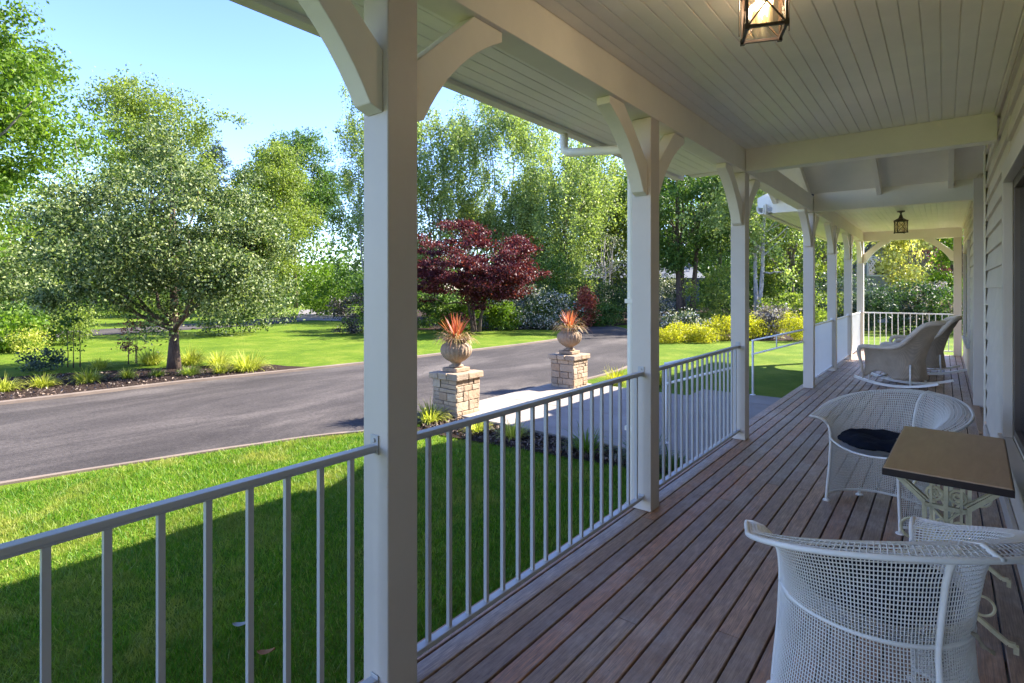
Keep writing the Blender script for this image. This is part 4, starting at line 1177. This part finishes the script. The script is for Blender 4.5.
# shrubs behind the red maple and along the back bed
B_ = [
    ('green_shrub', 'rounded green shrub under the left side of the red maple', 428, 24.5, (1.2, 1.0), 1.5, 'mid'),
    ('green_shrub', 'bright green shrub under the middle of the red maple', 460, 23.6, (1.0, .8), 1.1, 'maple'),
    ('green_shrub', 'lime shrub right of the red maple stems', 505, 23.6, (.8, .7), 1.2, 'maple'),
    ('flowering_shrub', 'white flowering shrub between the maple and the farther urn', 536, 24.4, (1.7, 1.1), 2.0, 'white'),
    ('green_shrub', 'tall dark shrub between the maple and the white flowers', 520, 28, (2.6, 1.6), 3.2, 'mid'),
    ('green_shrub', 'broad leaved bright shrub above the white flowering one', 556, 27.5, (1.8, 1.4), 3.6, 'mid'),
    ('orange_shrub', 'small orange leaved shrub above the farther urn', 586, 25.5, (.30, .30), 1.8, 'coral'),
    ('green_shrub', 'dark clipped shrub behind the driveway end', 612, 29, (1.6, 1.2), 2.2, 'dark'),
    ('green_shrub', 'light green shrub beside the driveway end', 596, 26.0, (1.2, .9), 1.2, 'mid'),
    ('green_shrub', 'pale green shrub behind the gold shrubs near the three trunks', 716, 24, (1.4, 1.0), 2.8, 'light'),
    ('flowering_shrub', 'white speckled shrub left of the three dark trunks', 664, 30, (1.6, 1.2), 2.6, 'white'),
    ('mauve_shrub', 'mauve grey shrub between gold shrubs behind the handrail', 768, 19.6, (.62, .6), 1.15, 'mauve'),
    ('green_shrub', 'olive russet shrub behind the right gold shrub', 792, 22.5, (1.5, 1.0), 1.7, 'light'),
    ('green_shrub', 'dark green shrub under the birch with the pale trunk', 742, 29, (2.2, 1.4), 2.6, 'mid'),
    ('green_shrub', 'tall dark shrub behind the three trunked tree', 690, 38, (5.0, 2.2), 4.2, 'mid'),
    ('pale_shrub', 'pale flecked low shrub behind the left gold shrubs', 688, 20.4, (1.0, .6), .85, 'white'),
    ('blue_shrub', 'low blue green shrub beyond the left of the end railing', 880, 22.5, (1.3, 1.0), 1.9, 'blue'),
    ('rhododendron', 'dark rhododendron beyond the middle of the end railing', 908, 21.5, (1.3, 1.0), 2.2, 'dark'),
    ('rhododendron', 'mauve flecked shrub beyond the right of the end railing', 938, 22, (1.1, 1.0), 2.0, 'mauve'),
    ('green_shrub', 'green shrub against the house end past the railing', 958, 21, (.9, .9), 2.0, 'mid'),
    ('green_shrub', 'dark shrub seen between the two farthest posts', 842, 24, (1.8, 1.2), 2.4, 'blue'),
    ('green_shrub', 'lime shrub seen between posts past the entry', 822, 25, (1.4, 1.0), 1.7, 'light'),
]
for i, (nm, lb, u, z, rd, h, lf) in enumerate(B_):
    big = rd[0] > 1.5
    bush(nm, lb, at(u, z), rd, h, L[lf], n=70 if big else 40, per=100, size=.10, cr=.42 if big else .32, seed=100 + i, rz=YAW)
G_ = [('gold shrub nearest the downpipe post', 668, 18.0, .55, .46), ('wide gold shrub second from the downpipe post', 686, 18.6, .55, .60), ('gold shrub before the three dark trunks', 703, 18.0, .5, .50),
      ('tallest gold shrub left of the entry post', 724, 18.8, .66, .82), ('gold shrub just left of the entry post', 739, 19.0, .5, .85), ('gold shrub half hidden behind the entry post', 752, 19.2, .5, .85), ('rounded gold shrub left of the handrail end post', 793, 18.6, .55, .98)]
for i, (lb, u, z, rd, h) in enumerate(G_):
    bush('gold_shrub', lb, at(u, z), (rd, rd), h, L['yellow'], n=30, per=110, size=.055, cr=.22, seed=130 + i, group='gold shrubs along the lawn')

# far wood behind everything
rng = np.random.default_rng(77)
pts = []
for k in range(520):
    u = rng.uniform(-900, 870); z = rng.uniform(56, 80); X, Y = at(u, z); hh = rng.uniform(2, 9.5)
    pts.append((X, Y, G + rng.uniform(.5, hh)))
for k in range(150):
    u = rng.uniform(640, 1100); z = rng.uniform(50, 75); X, Y = at(u, z); pts.append((X, Y, G + rng.uniform(.5, 13)))
wd = crown_mesh('woods', rng, np.array(pts), 4.2, 230, .5, L['mid'], None, .3)
tag(wd, 'distant wood closing the view behind the garden trees', 'woods', None, 'stuff')

# ------------------------------------------------------------------ neighbouring houses
def nhouse(name, pos, rz, w, d, h, rh, wallm, roofm, label, windows):
    r = empty(name, (pos[0], pos[1], G), rz, label, 'house')
    MB().box(-w / 2, w / 2, -d / 2, d / 2, 0, h).prism([(-w / 2, h), (w / 2, h), (0, h + rh - .05)], -d / 2, d / 2, 'y').build('wall', wallm, r)
    rm = MB()
    for s in (-1, 1):
        rm.prism([(0, h + rh), (s * (w / 2 + .5), h - .5 * rh / (w / 2)), (s * (w / 2 + .5), h - .5 * rh / (w / 2) + .2), (0, h + rh + .2)], -d / 2 - .4, d / 2 + .4, 'y')
    rm.build('roof', roofm, r)
    for (x_, z_, ww, wh) in windows:
        f = MB().box(x_ - ww / 2 - .08, x_ + ww / 2 + .08, -d / 2 - .05, -d / 2 - .002, z_ - .08, z_ + wh + .08).build('window', M['railw'], r)
        MB().box(x_ - ww / 2, x_ + ww / 2, -d / 2 - .07, -d / 2 - .052, z_, z_ + wh).build('pane', M['pane'], f)
    return r
mw = paint('grey_shingle_wall', (.30, .31, .32), .8, .1, .3)
mr = paint('slate_roof', (.10, .11, .13), .7, .2, .5)
nhouse('neighbour_house', at(888, 31), R(3), 4.4, 6, 1.7, 3.5, mw, mr, 'grey gabled house beyond the far end of the veranda', [(-.45, 2.5, .7, .9), (-1.4, .3, .7, 1.2), (-.3, .3, .7, 1.2), (.8, .3, .7, 1.2)])
nhouse('neighbour_house', at(592, 48), YAW + R(90), 8, 16, 2.6, 1.3, paint('blue_grey_wall', (.10, .13, .18), .7, .2, .3), mr, 'low dark blue roofed house glimpsed behind the farther urn', [(0, 1, 1.2, 1)])

def m_blade():
    m = L['grass']; nt = m.node_tree
    rmp = [n_ for n_ in nt.nodes if n_.type == 'VALTORGB'][0]
    v = coords(nt); p1 = noise(nt, v, 1.5, 5, .75, dist=.5); p2 = noise(nt, v, 5.0, 4, .7)
    c = mix(nt, ramp(nt, p1, [(.50, (0, 0, 0)), (.66, (.75, .75, .75))]), rmp.outputs[0], (.36, .33, .09))
    c = mix(nt, ramp(nt, p2, [(.35, (.45, .45, .45)), (.55, (0, 0, 0))]), c, (.035, .13, .012))
    for l in list(nt.links):
        if l.from_node == rmp: 
            if l.to_node.type == 'MIX' and l.to_socket == l.to_node.inputs[6] and l.to_node.blend_type == 'MULTIPLY':
                nt.links.new(c, l.to_socket)
m_blade()
# ------------------------------------------------------------------ lawn blades close to the veranda
rng = np.random.default_rng(3)
n = 300000
X = rng.uniform(-6.4, -1.98, n); Y = rng.uniform(-.2, 6.5, n)
nx = np.interp(Y, [p[1] for p in near if p[1] < 9], [p[0] for p in near if p[1] < 9])
zc = -X * SY + Y * CY
dens = np.clip(1.0 - (zc - 2.2) / 7, .35, 1)
bedY = np.interp(X, [-5.2, -4, -2.7, -1.75], [4.55, 4.7, 4.85, 4.95])
keep = (X > nx + .05) & (Y < bedY - .01 + .03 * rng.normal(size=n)) & (rng.uniform(size=n) < dens)
X, Y, zc = X[keep], Y[keep], zc[keep]; n = len(X)
h = rng.uniform(.018, .046, n) * (1 + .25 * np.sin(X * 5 + np.sin(Y * 3)) * np.sin(Y * 4.3)); w = .0028 + .0009 * zc
a = rng.uniform(0, 6.283, n); ln = rng.normal(size=(n, 2)) * .45
B0 = np.stack([X, Y, np.full(n, G)], 1); sd = np.stack([np.cos(a), np.sin(a), np.zeros(n)], 1) * (w / 2)[:, None]
tip = B0 + np.stack([ln[:, 0] * h, ln[:, 1] * h, h], 1)
V = np.stack([B0 - sd, B0 + sd, tip], 1).reshape(-1, 3)
gr = np_mesh('grass', V, np.arange(n * 3).reshape(n, 3), L['grass'])
tag(gr, 'short mown grass blades of the lawn beside the veranda', 'grass', None, 'stuff')
# bark chips
n = 7000
bx = np.concatenate([rng.uniform(-5.2, -1.8, 3000), rng.uniform(-14.6, -11.2, 4000)]); by = np.concatenate([rng.uniform(4.7, 5.34, 3000), rng.uniform(-1, 6.2, 4000)])
k = np.where(bx > -6, by > np.interp(bx, [-5.2, -4, -2.7, -1.75], [4.6, 4.75, 4.9, 5.0]), bx > np.interp(by, [-3, .6, 3.2, 4.9, 6.3], [-14.8, -14.7, -14.1, -13.3, -12.5]))
P = np.stack([bx, by, np.full(n, G + .03)], 1)[k]; P[:, 2] += rng.uniform(0, .012, len(P))
V, F = leaf_cloud(P, .05, rng, .8, .4)
ml = m_leaf('bark_chip', [(0, (.03, .02, .015)), (.6, (.09, .06, .045)), (1, (.22, .16, .12))], 0)
tag(np_mesh('bark_litter', V, F, ml), 'loose bark chips scattered over the planting beds', 'bark chips', None, 'stuff')
# fallen leaves on the lawn
for (u, y_, lb, c_) in ((266, 655, 'curled orange brown fallen leaf on the shaded lawn', (.30, .12, .03)), (241, 627, 'pale dried leaf on the shaded lawn between two balusters', (.30, .30, .24))):
    z = 1.72 * 550 / (y_ - 289); X_, Y_ = at(u, z); f = MB()
    V = []; nn = 9
    for i in range(nn):
        t = i / (nn - 1) * 2 - 1
        for s in (-1, 0, 1): V.append((t * .045, s * .018 * (1 - t * t) ** .5, .008 * abs(s) + .014 * (t + .3) ** 2))
    F = [(i * 3 + j, i * 3 + j + 1, i * 3 + j + 4, i * 3 + j + 3) for i in range(nn - 1) for j in range(2)]
    f.add(V, F); o = f.build('fallen_leaf', paint('dry_leaf', c_, .7, .2, .3, 30), None, smooth=True, loc=(X_, Y_, G + .035)); o.rotation_euler.z = R(35)
    sm = o.modifiers.new('t', 'SOLIDIFY'); sm.thickness = .001
    tag(o, lb, 'leaf')
